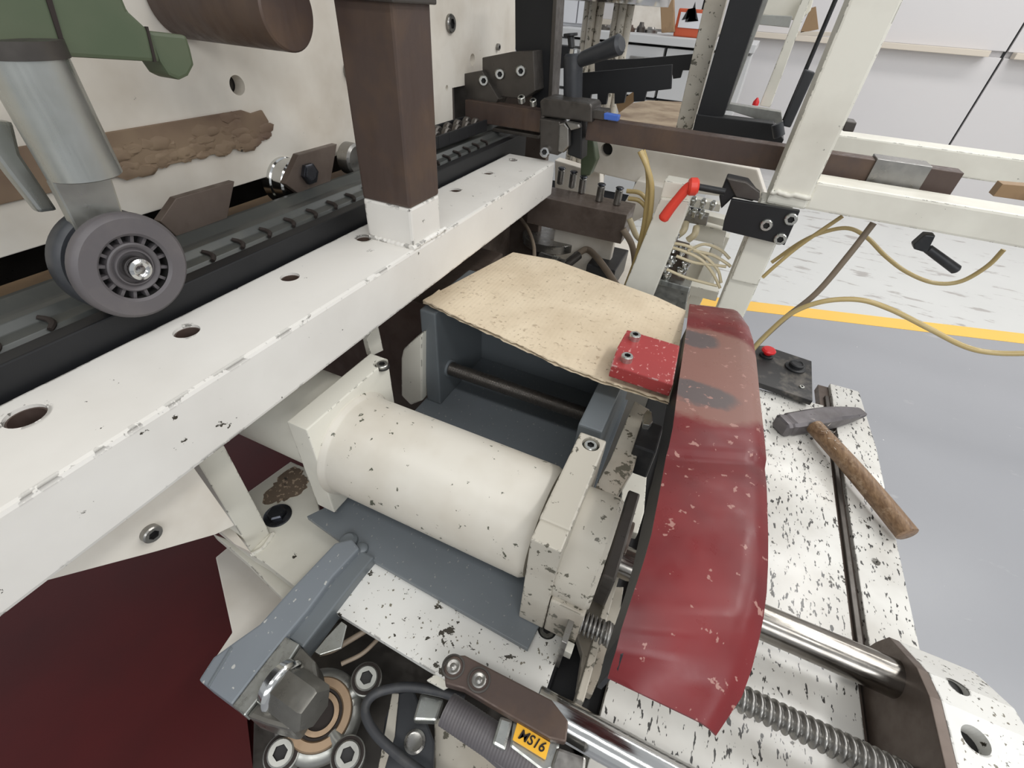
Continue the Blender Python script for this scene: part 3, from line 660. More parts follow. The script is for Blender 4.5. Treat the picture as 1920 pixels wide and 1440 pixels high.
prism('housing_box', [P(a,b_,z=-.80) for a, b_ in ((404,1045),(435,1186),(395,1245),(450,1250),(560,1180),(640,1130),(600,1080),(470,1040),(440,1015))], (0,0,-.1), 'plate', bx, .002)
rp = top('red_sheet_cover', 'large dark red sheet panel filling the lower left', 'panel')
prism('panel_sheet', [P(a,b_,z=-.92) for a, b_ in ((-500,1900),(-500,900),(0,760),(400,560),(720,620),(640,900),(600,1100),(480,1200),(470,1290),(462,1340),(474,1440),(482,1700))], (0,0,-.004), 'redpaint', rp, 0)
prism('panel_side', [P(a,b_,z=-.97) for a, b_ in ((440,1300),(560,1250),(600,1600),(430,1600))], (0,0,-.004), 'redpaint', rp, 0)
# grey arm
ar = top('grey_pivot_lever', 'grey painted arm with galvanised end roller at lower left', 'arm')
ZA = -.655
prism('arm_bar', [P(a,b_,z=ZA+.004) for a, b_ in ((628,1018),(660,1010),(674,1028),(625,1080),(577,1145),(537,1192),(490,1250),(435,1322),(372,1275),(400,1232),(440,1203),(487,1170),(545,1105))], (0,0,-.05), 'greyspeck', ar, .003)
prism('arm_web', [P(a,b_,z=ZA-.008) for a, b_ in ((672,1028),(702,1044),(672,1080),(624,1142),(568,1215),(537,1192))], (0,0,-.04), 'greyclean', ar, .003)
prism('arm_highlight', [P(a,b_,z=ZA+.0055) for a, b_ in ((432,1212),(436,1215),(392,1288),(388,1285))], (0,0,-.006), 'greyclean', ar, .001)  # thin raised strip standing in for the highlight along the facet
prism('galvanised_strip', [P(a,b_,z=ZA+.004) for a, b_ in ((535,1193),(562,1208),(535,1250),(500,1292),(458,1343),(434,1323),(490,1250))], (0,0,-.02), 'galv', ar, .002)
prism('end_block', [P(a,b_,z=ZA) for a, b_ in ((563,1210),(592,1240),(598,1275),(575,1325),(545,1370),(500,1358),(460,1343),(505,1292),(538,1250))], (0,0,-.05), 'darkalu', ar, .005)
c = P(532,1288,z=ZA+.004)
lathe('clamp_ring', c, (1,-.05,.15), [(-.010,0),(-.010,.0275),(.0,.030),(.004,.028),(.006,.024),(.006,0)], 'chrome', ar, 48)
lathe('hex_body', c, (1,-.05,.15), [(.004,0),(.004,.0265),(.050,.0265),(.054,.023),(.054,0)], 'darkalu', ar, 24, (1,2,3))
# ------------------------------------------------------------------ bearing flange / gear unit at the bottom
gf = top('bearing_flange', 'cast aluminium bearing flange with tan seal ring and cap screws', 'bearing')
ZQ = -.735
c = P(598,1338,z=ZQ)
lathe('seal_ring', c, (.25,-.05,.95), [(-.012,.041),(.0,.042),(.004,.040),(.004,.031),(.0,.029),(-.005,.0285),(-.005,.026),(0,.025),(.001,.019),(-.012,.018),(-.014,0)], 'brass', gf, 64)
lathe('groove', c, (.25,-.05,.95), [(-.006,.0290),(.0008,.0290),(.0008,.0262),(-.006,.0262)], 'hole', gf, 64)
lathe('seal_core', c, (.25,-.05,.95), [(-.004,0),(-.004,.0185),(-.003,.0185),(-.003,0)], 'hole', gf, 48)
lathe('flange_body', c, (.25,-.05,.95), [(-.05,0),(-.05,.056),(-.012,.054),(-.006,.049),(-.004,.0425),(-.01,.042),(-.02,0)], 'alu', gf, 48)
for a, b_ in ((687,1272),(527,1412),(652,1416)):
    q_ = P(a, b_, z=ZQ); lathe('screw_lug', q_, (.2,-.05,.97), [(-.05,0),(-.05,.021),(-.003,.021),(-.001,.018),(-.001,0)], 'alu', gf, 32)
    lathe('recess_ring', q_, (.2,-.05,.97), [(-.001,0),(-.001,.0195),(.0004,.0195),(.0006,.017),(.0004,0)], 'hole', gf, 32)
    screw(gf, q_, (.2,-.05,.97), .0155, .007, 'alu')
    m1 = q_.lerp(c, .5); cyl('web', q_+V(0,0,-.012), c.lerp(q_, .42)+V(0,0,-.012), .009, 'alu', gf)
gbx = top('gear_housing', 'dark gear housing in shadow beneath the bearing flange', 'machine housing')
prism('housing_block', [P(a,b_,z=-.83) for a, b_ in ((575,1190),(700,1140),(880,1240),(1040,1330),(1130,1520),(470,1540),(475,1345),(520,1290))], (0,0,-.3), 'darksteel', gbx, .003)
prism('cream_cover', [P(a,b_,z=-.79) for a, b_ in ((814,1340),(850,1362),(935,1420),(1000,1500),(816,1500))], (0,0,-.04), 'cast', gbx, .002)
# cable & dark carrier
cb_ = top('dark_carrier', 'dark grey sensor carrier plate with round screw near bottom edge', 'bracket')
slab('carrier_plate', [(722,1345),(740,1300),(775,1290),(800,1350),(815,1390),(812,1470),(705,1470)], 'rubber', cb_, z=-.76, t=.02, b=.003)
slab('carrier_strip', [(735,1300),(748,1300),(740,1380),(720,1445),(708,1445),(722,1370)], 'cast', cb_, z=-.755, t=.004)
lathe('round_screw', P(778,1392,z=-.76), (0,0,1), [(-.001,0),(-.001,.014),(.004,.014),(.005,.011),(.004,.009),(.005,0)], 'steel', cb_, 24)
lathe('round_screw', P(742,1430,z=-.76), (0,0,1), [(-.001,0),(-.001,.013),(.003,.013),(.004,.010),(.003,0)], 'rubber', cb_, 24)
slab('connector_tip', [(788,1300),(832,1310),(818,1352),(774,1350)], 'galv', cb_, z=-.735, t=.02, b=.003)
tag(tube('sensor_cable', [P(a,b_,z=-.72) for a, b_ in ((870,1312),(820,1296),(760,1288),(705,1300),(684,1330),(700,1370),(740,1410),(800,1455),(850,1480))], .0062, 'cable'), 'dark dusty cable looping from sensor past the bearing flange', 'cable')
tag(tube('sensor_cable', [P(a,b_,z=-.70) for a, b_ in ((690,1180),(660,1198),(625,1218),(600,1225))], .004, 'hosegrey'), 'thin grey cable passing under the white spotted plate', 'cable')
tag(tube('sensor_cable', [P(a,b_,z=-.71) for a, b_ in ((712,1195),(680,1225),(640,1245))], .003, 'hosegrey'), 'thinner grey cable next to bearing flange top screw', 'cable')
slb = top('cable_clip', 'pale steel clip on the grey arm end near bearing', 'clip')
slab('clip', [(612,1195),(640,1165),(650,1172),(640,1215),(600,1228),(590,1222)], 'galv', slb, z=-.66, t=.004)
# sensor
bk = top('sensor_bracket', 'brown grey steel bracket with two recessed screws over the sensor', 'bracket')
ZK = -.600
slab('bracket_plate', [(832,1250),(848,1228),(872,1228),(1035,1312),(1066,1352),(1062,1392),(1030,1385),(960,1345),(870,1292),(835,1282)], 'brownsteel', bk, z=ZK, t=.014, b=.002)
for a, b_ in ((850,1250),(898,1275)):
    q_ = P(a, b_, z=ZK); lathe('counterbore', q_, (0,0,1), [(-.002,0),(-.002,.0135),(.0012,.0135),(.0014,.0115),(-.001,.011),(-.001,0)], 'darksteel', bk, 28)
    lathe('screw', q_, (0,0,1), [(-.001,0),(-.001,.0085),(.0012,.0085),(.002,.007),(.001,.004),(.0025,.002),(.0025,0)], 'steel', bk, 20)
sn = top('sensor', 'grey ribbed cylindrical sensor carrying the yellow MS16 label', 'sensor')
a0, a1 = P(838,1330,z=-.635), P(1010,1445,z=-.635); dv = (a1-a0).normalized()
threaded('sensor_barrel', a0, dv, (a1-a0).length+.03, .0180, .0036, .0005, 'wheelgrey', sn, 24, 4)
slab('sensor_shell', [(836,1335),(850,1318),(938,1372),(925,1412),(1000,1462),(985,1480),(845,1360)], 'wheelgrey', sn, z=-.628, t=.02, b=.004)
slab('lock_nut', [(938,1342),(962,1350),(948,1408),(922,1394)], 'galv', sn, z=-.612, t=.03, b=.003)
slab('terminal_body', [(962,1350),(985,1352),(1050,1390),(1045,1440),(1020,1450),(955,1400)], 'galv', sn, z=-.616, t=.03, b=.003)
slab('terminal_body', [(1045,1400),(1100,1420),(1095,1470),(1030,1470),(1035,1430)], 'steel', sn, z=-.612, t=.03, b=.003)
lb = slab('label', [(970,1354),(1032,1392),(1023,1424),(961,1386)], 'yellow', sn, z=-.609, t=.004, b=.0004)
fc = bpy.data.curves.new('t', 'FONT'); fc.body = 'MS16'; fc.size = .0135; fc.align_x = 'CENTER'; fc.align_y = 'CENTER'; fc.extrude = .0003; fc.shear = .25; fc.offset = .0002; fc.resolution_u = 6
fo = bpy.data.objects.new('t', fc); COL.objects.link(fo); dg = bpy.context.evaluated_depsgraph_get(); me = bpy.data.meshes.new_from_object(fo.evaluated_get(dg)); bpy.data.objects.remove(fo)
lo = bpy.data.objects.new('lettering', me); COL.objects.link(lo); me.materials.clear(); me.materials.append(M['hole']); lo.parent = lb
ctr = P(996.5,1389,z=-.6085); ux = (P(1030,1408,z=-.6085)-P(965,1370,z=-.6085)).normalized(); uy = V(0,0,1).cross(ux)
mt = Matrix(((ux.x,uy.x,0,ctr.x),(ux.y,uy.y,0,ctr.y),(ux.z,uy.z,1,ctr.z),(0,0,0,1))); me.transform(mt)
# ------------------------------------------------------------------ hammer and control box on the table
hm = top('hammer', 'old hammer with dark steel head and worn wooden handle on table', 'hammer')
zh = ZT+.032
hp = [P(1447,778,z=zh), P(1470,768,z=zh), P(1545,760,z=zh), P(1605,764,z=zh), P(1621,768,z=zh)]
# head: loft of cross sections along its axis, square body tapering to a wedge peen
ha = P(1470,797,z=ZT+.018); hb = P(1618,772,z=ZT+.018); ax = (hb-ha); L = ax.length; ax.normalize(); sx = V(-ax.y,ax.x,0)
secs = [(-.012,.014,.014),(-.008,.0175,.0175),(.0,.018,.018),(.008,.0165,.0165),(.015,.019,.018),(L*.45,.020,.018),(L*.6,.019,.0165),(L*.8,.016,.010),(L*.98,.011,.004),(L,.009,.003)]
bm = bmesh.new(); rg = []
for s, hw, hh in secs:
    c = ha+ax*s; k = .30
    rg.append([bm.verts.new(c+sx*(a*hw*1.18)+V(0,0,b_*hh)) for a, b_ in ((-1,-1+k),(-1,1-k),(-1+k,1),(1-k,1),(1,1-k),(1,-1+k),(1-k,-1),(-1+k,-1))])
for a, b_ in zip(rg, rg[1:]):
    for i in range(8): bm.faces.new((a[i],a[(i+1)%8],b_[(i+1)%8],b_[i]))
bm.faces.new(rg[0][::-1]); bm.faces.new(rg[-1])
link('hammer_head', bm, 'hammersteel', hm)
h0, h1 = P(1527,800,z=ZT+.026), P(1702,1003,z=ZT+.026)
tube('handle', [h0.lerp(h1, t_)+V(0,0,.004*math.sin(t_*3)) for t_ in (0,.08,.2,.4,.6,.8,.95,1)], lambda t_: .0170+.0016*math.sin(min(1,t_*1.05)*1.75) if t_ < .985 else .0165, 'wood', hm, 8, 18)
bm = bmesh.new()
for i in range(60):
    t_ = random.random()*.3; c = h0.lerp(h1, t_)+V(random.gauss(0,.008), random.gauss(0,.008), .014+random.uniform(-.002,.006)); d_ = V(random.gauss(0,1),random.gauss(0,1),random.uniform(-.2,.6)).normalized()*random.uniform(.004,.012)
    w_ = d_.cross(V(0,0,1)).normalized()*.0006; v = [bm.verts.new(x) for x in (c-w_, c+w_, c+d_+V(0,0,.002))]; bm.faces.new(v)
o = link('wood_splinters', bm, 'ledge', hm, recalc=False); o['kind'] = 'stuff'
ct = top('control_box', 'flat black control box with red and black push buttons', 'control box')
ZC = -.672
slab('box_body', [(1405,648),(1435,648),(1522,677),(1524,752),(1436,722),(1405,712)], 'dustblack', ct, z=ZC, t=.014, b=.0015)
c = P(1436,668,z=ZC); lathe('button_ring', c, (0,0,1), [(0,0),(0,.017),(.006,.017),(.008,.014),(.008,0)], 'black', ct, 28); lathe('red_button', c+V(0,0,.008), (0,0,1), [(0,0),(0,.009),(.006,.010),(.008,.017),(.012,.0175),(.016,.014),(.017,0)], 'redbutton', ct, 28)
c = P(1490,690,z=ZC); lathe('button_ring', c, (0,0,1), [(0,0),(0,.024),(.004,.024),(.006,.020),(.006,0)], 'black', ct, 28); lathe('black_button', c+V(0,0,.006), (0,0,1), [(0,0),(0,.017),(.008,.017),(.010,.014),(.008,.012),(.008,0)], 'black', ct, 28)
screw(ct, P(1503,726,z=ZC), (0,0,1), .006, .003, 'zinc')
#==UPPER==
# ------------------------------------------------------------------ clamp arm, blocks
ca = top('flat_steel_bar', 'brown flat steel arm crossing from the clamp to the white post', 'bar')
ya = 1.20
z1, z2 = P(1280,247,y=ya).z, P(1280,292,y=ya).z
XR = P(1822,305,y=ya).x
box('arm_bar', (P(1100,240,y=ya).x, ya, z2), (XR, ya+.04, z1), 'brownsteel', ca, .0015)
box('arm_sleeve', (P(1648,290,y=ya).x, ya-.006, z2-.001), (P(1755,300,y=ya).x, ya+.045, z1+.004), 'steel', ca, .001)
al = top('short_steel_bar', 'brown box section arm left of the clamp, behind beam end', 'bar')
box('arm_bar', (P(872,200,y=ya).x, ya, z2), (P(1012,235,y=ya).x, ya+.04, z1), 'brownsteel', al, .0015)
box('lower_lip', (P(925,245,y=ya).x, ya-.004, z2-.014), (P(1012,250,y=ya).x, ya+.03, z2-.006), 'darksteel', al, .0015)
cl = top('steel_clamp', 'dark steel clamp block gripping the brown arm, with cap bolts', 'clamp')
slab('jaw_top', [(1012,190),(1020,183),(1106,194),(1110,200),(1110,230),(1014,218)], 'darksteel', cl, y=ya-.02, t=.08, b=.003)
slab('jaw_front', [(1012,222),(1050,228),(1052,262),(1046,292),(1012,284)], 'darksteel', cl, y=ya-.035, t=.05, b=.003)
slab('jaw_plate', [(1048,232),(1058,230),(1066,240),(1066,275),(1056,287),(1046,284)], 'steel', cl, y=ya-.04, t=.02, b=.003)
slab('jaw_back', [(1066,225),(1092,225),(1090,300),(1064,290)], 'blackpaint', cl, y=ya-.01, t=.05, b=.003)
slab('hook', [(1060,228),(1085,233),(1088,240),(1070,245)], 'steel', cl, y=ya-.045, t=.02, b=.003)
screw(cl, P(1022,286,y=ya-.04), (.2,-1,.3), .012, .012, 'chrome')
screw(cl, P(978,190,y=ya-.01), (0,-.5,1), .009, .012, 'zinc'); screw(cl, P(1000,196,y=ya-.01), (0,-.5,1), .008, .012, 'zinc')
slab('clamp_block', [(1105,205),(1135,208),(1137,226),(1105,222)], 'darksteel', cl, y=ya-.01, t=.05, b=.002)
t = tag(slab('blue_cable_marker', [(1132,212),(1160,217),(1158,228),(1132,224)], 'blue', None, y=ya-.015, t=.02, b=.002), 'small blue cable marker on top of the brown arm', 'marker')
hd = top('hand_lever', 'dark grey clamping lever with angled grip above the clamp', 'lever')
cyl('lever_hub', P(1074,190,y=1.26), P(1075,100,y=1.26), .023, 'rubber', hd, ch=.005)
cyl('lever_grip', P(1082,115,y=1.26), P(1166,82,y=1.22), .0145, 'rubber', hd, r2=.02, ch=.006)
lathe('hub_bolt', P(1078,98,y=1.26), (0,0,1), [(-.004,0),(-.004,.014),(.006,.013),(.008,0)], 'chrome', hd, 24)
cyl('lever_screw', P(1072,90,y=1.30), P(1070,66,y=1.30), .008, 'black', hd); cyl('screw_knob', P(1070,68,y=1.30), P(1070,62,y=1.30), .017, 'black', hd)
bs = top('bolted_block', 'dark steel mounting block with three socket screws at side plate end', 'block')
slab('block_left', [(849,142),(903,132),(935,185),(905,240),(852,230)], 'darksteel', bs, y=1.22, t=.06, b=.002)
slab('block_right', [(904,108),(960,97),(1000,95),(1004,170),(980,186),(905,178)], 'darksteel', bs, y=1.24, t=.06, b=.002)
for a, b_ in ((905,150),(935,138),(974,132)): screw(bs, P(a,b_,y=1.222 if a < 910 else 1.24), (.6,-.8,0), .0115, .014, 'zinc')
dp = top('dark_upright', 'black steel angle upright right of the cream side plate', 'post')
slab('upright', [(965,-60),(1045,-60),(1032,232),(1002,195),(966,92)], 'blackpaint', dp, y=1.30, t=.05, b=.002)
slab('edge_strip', [(1040,-60),(1047,-60),(1034,190),(1027,190)], 'darksteel', dp, y=1.295, t=.055, b=.001)
# comb plates
def comb(name, lab, pts, yy_, mat='blackpaint'):
    t = top(name, lab, 'machine plate'); slab('plate', pts, mat, t, y=yy_, t=.012, b=.0006); return t
comb('comb_plate', 'near black comb plate with square teeth above the brown arm', [(1088,137),(1260,121),(1258,167),(1212,172),(1208,190),(1188,191),(1188,173),(1174,173),(1170,193),(1152,195),(1152,175),(1140,175),(1136,196),(1120,196),(1120,176),(1108,177),(1104,197),(1090,197)], 1.36)
comb('comb_plate', 'far black plate behind the toothed comb plate', [(1115,113),(1200,110),(1302,101),(1296,132),(1280,132),(1276,146),(1262,148),(1258,125),(1115,140)], 1.75)
# cream machine frame behind
fb = top('cream_cross_frame', 'cream machine frame plate below the brown arm, with bolt holes', 'machine frame')
yb = 1.52
ofp = slab('frame_plate', [(1092,258),(1420,318),(1440,380),(1250,356),(1100,320)], 'plate', fb, y=yb, t=.08, b=.004)
slab('frame_plate_left', [(1040,300),(1100,318),(1125,320),(1125,400),(1040,400)], 'plate', fb, y=yb+.1, t=.05, b=.004)
slab('lower_plate', [(1195,338),(1245,352),(1238,392),(1180,420),(1165,390)], 'plate', fb, y=yb-.05, t=.06, b=.003)
bore(ofp, P(1137,281,y=yb), (0,-1,0), .019, .03, fb)
bore(ofp, P(1254,337,y=yb), (0,-1,0), .008, .03, fb)
t = top('green_fitting', 'pale green painted fitting behind the clamp', 'fitting')
slab('fitting_body', [(1090,240),(1112,262),(1118,300),(1105,330),(1088,330)], 'green', t, y=1.40, t=.04, b=.004)
# wooden floor part seen between the posts
t = top('wood_board', 'brown stained board lying behind the toothed comb plate', 'board')
slab('board', [(1150,222),(1175,195),(1215,188),(1300,192),(1290,262),(1200,250)], 'stained', t, z=-.36, t=.02)
slab('board_end', [(1155,195),(1190,170),(1190,190),(1160,212)], 'tan', t, y=1.5, t=.01)
# steel valve block with stub screws
vb = top('steel_block', 'brown grey steel block with row of upright stub screws', 'block')
yv = 1.27
zt_ = P(1172,402,y=yv).z; zb3 = P(1160,457,y=yv).z; xr_ = P(1172,420,y=yv).x
box('block', (-.50, yv, zb3), (xr_, yv+.11, zt_), 'brownface', vb, .002)
for a, b_ in ((1123,377),(1156,384),(1090,362),(1072,352),(1050,345)):
    q_ = P(a, b_, z=zt_); cyl('stub_screw', q_+V(0,0,-.001), q_+V(0,0,.043), .0105, 'steel', vb, ch=.003, seg=20); cyl('stub_cap', q_+V(0,0,.043), q_+V(0,0,.049), .0120, 'screwdark', vb, ch=.003, seg=20)
dc = top('steel_disc', 'round steel disc below the steel block, behind the cardboard', 'disc')
c = P(1035,440,z=-.60); lathe('disc', c, (0,0,1), [(-.028,0),(-.028,.098),(-.026,.100),(-.002,.100),(0,.098),(0,0)], 'steel', dc, 64)
lathe('hub', c+V(0,0,-.028), (0,0,-1), [(0,0),(0,.06),(.05,.06),(.05,0)], 'darksteel', dc, 40)
tf = top('hose_fitting', 'short threaded pipe fitting at the edge of the cardboard', 'fitting')
cyl('fitting', P(1012,482,z=-.62), P(1060,498,z=-.62), .017, 'steel', tf); cyl('fitting_nut', P(1036,490,z=-.62), P(1046,493,z=-.62), .020, 'zinc', tf)
cyl('elbow', P(1060,498,z=-.62), P(1085,478,z=-.60), .014, 'darksteel', tf)
def hose(pts, r, mat, lab, group=None, cat='hose', nm='hose'):
    return tag(tube(nm, [P(a, b_, **{k_: v_}) for a, b_, k_, v_ in pts], r, mat, None, 8, 10), lab, cat, group)
Z = lambda l_, v_: [(a, b_, 'z', v_) for a, b_ in l_]
Yp = lambda l_, v_: [(a, b_, 'y', v_) for a, b_ in l_]
hose(Z([(1080,478),(1100,468),(1118,482),(1138,508),(1160,540),(1185,560)],-.60), .0105, 'hosegrey', 'thick grey hose arching behind the cardboard below steel block')
hose(Z([(975,408),(990,430),(1000,458),(1002,490)],-.52), .0055, 'hosegrey', 'thin grey hose beside the end of the white beam')
hose(Yp([(1205,282),(1213,310),(1216,345),(1212,390),(1206,430),(1194,480),(1180,520),(1170,545)],1.16), .0062, 'hose', 'left amber hose of the pair hanging in front of cream leg')
hose(Yp([(1200,283),(1214,315),(1222,350),(1220,395),(1212,440),(1198,490),(1186,530),(1178,548)],1.14), .0062, 'hose', 'right amber hose of the pair hanging in front of cream leg')
for i, (l_, tx) in enumerate((([(1175,358),(1200,362),(1215,380),(1222,400)],'upper'),([(1178,372),(1198,376),(1212,392),(1220,420)],'lower'))):
    hose(Yp(l_,1.30), .0058, 'hose', tx+' amber hose curving right out of the steel block')
hose(Yp([(1168,430),(1185,460),(1190,500),(1180,530)],1.26), .009, 'hosegrey', 'grey hose dropping at the right end of the steel block')
hose(Yp([(1180,410),(1192,440),(1204,455),(1200,480)],1.28), .008, 'hosepale', 'pale hose right of the steel block behind amber pair')
# dark motor box behind cardboard
t = top('motor_box', 'black box behind the cardboard under the steel block', 'box')
box('motor_body', (P(1120,470,z=-.62).x, P(1120,500,z=-.62).y, -.70), (P(1172,480,z=-.62).x, P(1120,455,z=-.62).y, -.62), 'black', t, .004)
t = top('cream_underframe', 'cream machine underframe behind the cardboard', 'machine frame')
box('frame_block', (-.45,1.04,-1.24), (.02,1.9,-.74), 'plate', t, .004)
box('frame_wall', (-.45,1.40,-.74), (-.25,1.43,-.55), 'plate', t, .004)
# cream leg
lg = top('cream_upright', 'smooth cream upright plate behind red lever, right of amber hoses', 'post')
yl = 1.10
slab('leg_plate', [(1238,372),(1292,378),(1284,408),(1222,562),(1165,552)], 'cream', lg, y=yl, t=.05, b=.003)
slab('leg_head', [(1246,338),(1300,348),(1292,376),(1238,370)], 'cream', lg, y=yl+.01, t=.05, b=.003)
# red lever
rv = top('red_lever', 'bright red clamping lever with black threaded pin', 'lever')
yr = 1.06
tube('lever_arm', [P(1305,347,y=yr),P(1290,352,y=yr),P(1272,372,y=yr),P(1256,392,y=yr),P(1242,412,y=yr)], lambda t_: (.0145 if t_ < .15 else .0105+.003*max(0,t_-.5)) if t_ < .97 else .009, 'redlever', rv, 6, 14)
cyl('lever_head', P(1290,350,y=yr-.005), P(1309,350,y=yr+.0), .0175, 'redlever', rv, ch=.004)
cyl('pin', P(1307,350,y=yr), P(1360,360,y=yr), .0066, 'black', rv)
# black plate with three screws + slotted bracket
bp_ = top('black_mounting_plate', 'black mounting plate with three zinc screws on the post foot', 'plate')
yk = 1.07
bpts = [(1371,374),(1500,396),(1471,460),(1354,432),(1358,412)]
slab('plate', bpts, 'blackpaint', bp_, y=yk, t=.012, b=.001)
for a, b_ in ((1437,421),(1483,410),(1463,447)): screw(bp_, P(a,b_,y=yk), (0,-1,0), .0118, .008, 'zinc')
slab('clamp_body', [(1348,368),(1362,333),(1402,342),(1425,372),(1410,378),(1375,370),(1352,392)], 'blackpaint', bp_, y=yk+.02, t=.04, b=.003)
slab('clamp_top', [(1362,334),(1400,342),(1425,360),(1422,378),(1380,370)], 'darksteel', bp_, y=yk+.013, t=.012, b=.002)
# valves and their hoses between cream upright and lower post
def fitting(par, px, py, yy_, r=.007, L=.02, d=(0,-.5,1), mat='zinc'):
    q_ = P(px, py, y=yy_); lathe('fitting', q_, d, [(0,0),(0,r),(L*.45,r),(L*.5,r*1.25),(L*.75,r*1.25),(L*.8,r*.7),(L,r*.7),(L,0)], mat, par, 14)
v1 = top('valve_block', 'upper pneumatic valve block with chrome fittings behind the red lever', 'valve'); yv1 = 1.22
slab('valve_body', [(1284,398),(1328,406),(1324,424),(1280,416)], 'steel', v1, y=yv1, t=.03, b=.002)
slab('valve_base', [(1300,372),(1352,384),(1348,398),(1296,388)], 'cream', v1, y=yv1+.04, t=.03, b=.002)
for a, b_ in ((1286,402),(1300,405),(1314,408),(1298,384),(1316,388),(1334,392)): fitting(v1, a, b_, yv1-.002, .006, .024)
for a, b_ in ((1286,424),(1306,432)): tube('port_hose', [P(a,b_-6,y=yv1), P(a-4,b_+8,y=yv1-.02), P(a-16,b_+18,y=yv1-.02)], .0085, 'hosepale', v1)
v2 = top('valve_block', 'lower pneumatic valve block beside the cardboard, chrome plugs and dark base', 'valve'); yv2 = 1.16
slab('valve_base', [(1230,530),(1292,546),(1284,592),(1214,574)], 'alu', v2, y=yv2, t=.04, b=.003)
slab('valve_rim', [(1232,522),(1294,540),(1291,549),(1229,532)], 'galv', v2, y=yv2-.01, t=.05, b=.002)
slab('valve_body', [(1248,455),(1290,466),(1282,536),(1238,524)], 'brownface', v2, y=yv2+.02, t=.04, b=.003)
for a, b_, r in ((1246,505,.010),(1276,514,.010),(1258,495,.010),(1284,502,.009),(1262,470,.008),(1278,476,.008),(1264,450,.008),(1250,520,.009)): fitting(v2, a, b_, yv2+.005, r, .026, mat='chrome')
for a, b_ in ((1232,570),(1258,578)): cyl('port_plug', P(a,b_-2,y=yv2-.005), P(a-3,b_+12,y=yv2-.01), .0115, 'alu', v2)
v3 = top('cream_side_frame', 'cream rails of machine frame between the valves and lower post', 'machine frame')
for pts_, yy_ in (([(1312,400),(1368,414),(1366,428),(1310,412)],1.30),([(1305,420),(1362,434),(1356,462),(1300,450)],1.32),([(1270,462),(1352,480),(1338,535),(1262,530)],1.42),([(1345,440),(1368,446),(1300,600),(1276,594)],1.38),([(1262,528),(1348,548),(1342,565),(1258,545)],1.30)):
    slab('frame_rail', pts_, 'cream', v3, y=yy_, t=.04, b=.002)
hz = ([(1258,455),(1290,462),(1320,480),(1345,505),(1352,530)],[(1256,462),(1292,475),(1318,490),(1338,515),(1350,540)],[(1290,470),(1320,458),(1350,468),(1368,485)],[(1268,480),(1300,492),(1330,496),(1362,500)],[(1300,470),(1335,478),(1360,492),(1370,500)],[(1250,505),(1285,520),(1320,530),(1345,536)])
for l_, lb_ in zip(hz, ('topmost thin amber hose arcing from the valves','second thin amber hose arcing from the valves','thin amber hose curling up towards the lower post','straight thin amber hose crossing the cream rails','thin amber hose hugging the lower post','lowest pale hose leaving the lower valve block')):
    hose(Yp(l_, 1.13), .0036, 'hosepale', lb_, 'thin hoses at the valves')
# ------------------------------------------------------------------ white frame: post, beams
wf = top('welded_post_stand', 'thick white square post welded onto a long white crossbeam', 'frame')
yw = 1.10
B0, B1 = P(1427,377,y=yw), P(1500,388,y=yw); T0, T1 = P(1597,20,y=yw), P(1690,28,y=yw)
xl, xr = (P(1427,377,y=yw).x+P(1597,20,y=yw).x)/2, (P(1505,388,y=yw).x+P(1683,43,y=yw).x)/2
zbm = P(1507,393,y=yw).z; ztm = P(1510,338,y=yw).z
box('upright_post', (xl, yw, P(1465,386,y=yw).z), (xr, yw+.085, .9), 'cream', wf, .005)
box('crossbeam', (xr-.002, yw+.004, P(1711,430,y=yw).z*0+zbm), (1.6, yw+.080, ztm), 'cream', wf, .005)
box('lower_post', (P(1395,455,y=yw).x, yw+.01, -1.24), (P(1452,470,y=yw).x, yw+.075, zbm+.002), 'cream', wf, .004)
box('lower_post_face', (P(1395,455,y=yw).x+.004, yw+.002, P(1350,520,y=yw).z), (P(1452,470,y=yw).x-.002, yw+.012, zbm-.03), 'cream', wf, .003)
n = 12; tube('weld_bead', [V(xl+(xr-xl)*i/n, yw-.001, P(1465,362,y=yw).z+random.uniform(-.002,.002)) for i in range(n+1)], .005, 'cream', wf, 3)
wb = top('upper_crossbeam', 'second white crossbeam behind the sleeve of the brown arm', 'beam')
yc = 1.55
box('rear_beam', (P(1560,262,y=yc).x, yc, P(1700,318,y=yc).z), (2.1, yc+.08, P(1700,270,y=yc).z), 'cream', wb, .004)
t = top('black_rail', 'long black rail between the two white crossbeams', 'rail')
slab('rail', [(1552,297),(1735,328),(1718,354),(1535,330)], 'blackpaint', t, y=1.28, t=.03, b=.001)
t = top('brown_offcut', 'brown board piece at right edge on the crossbeam', 'board')
slab('board', [(1880,345),(1960,352),(1960,382),(1862,368)], 'tan', t, y=1.3, t=.03, b=.001)
t = top('dark_stub', 'small dark grey stub poking out right of the white post', 'stub')
slab('stub', [(1585,226),(1607,230),(1600,248),(1580,246)], 'darksteel', t, y=1.3, t=.05, b=.002)
# T handle
th = top('lever_handle', 'black angled clamping lever under the white crossbeam', 'lever')
y_ = 1.12
slab('lever_head', [(1735,440),(1755,442),(1750,452),(1738,475),(1714,468),(1712,460)], 'black', th, y=y_, t=.022, b=.003)
cyl('lever_arm', P(1738,465,y=y_+.01), P(1795,507,y=y_+.01), .0085, 'black', th, r2=.0095, ch=.003)
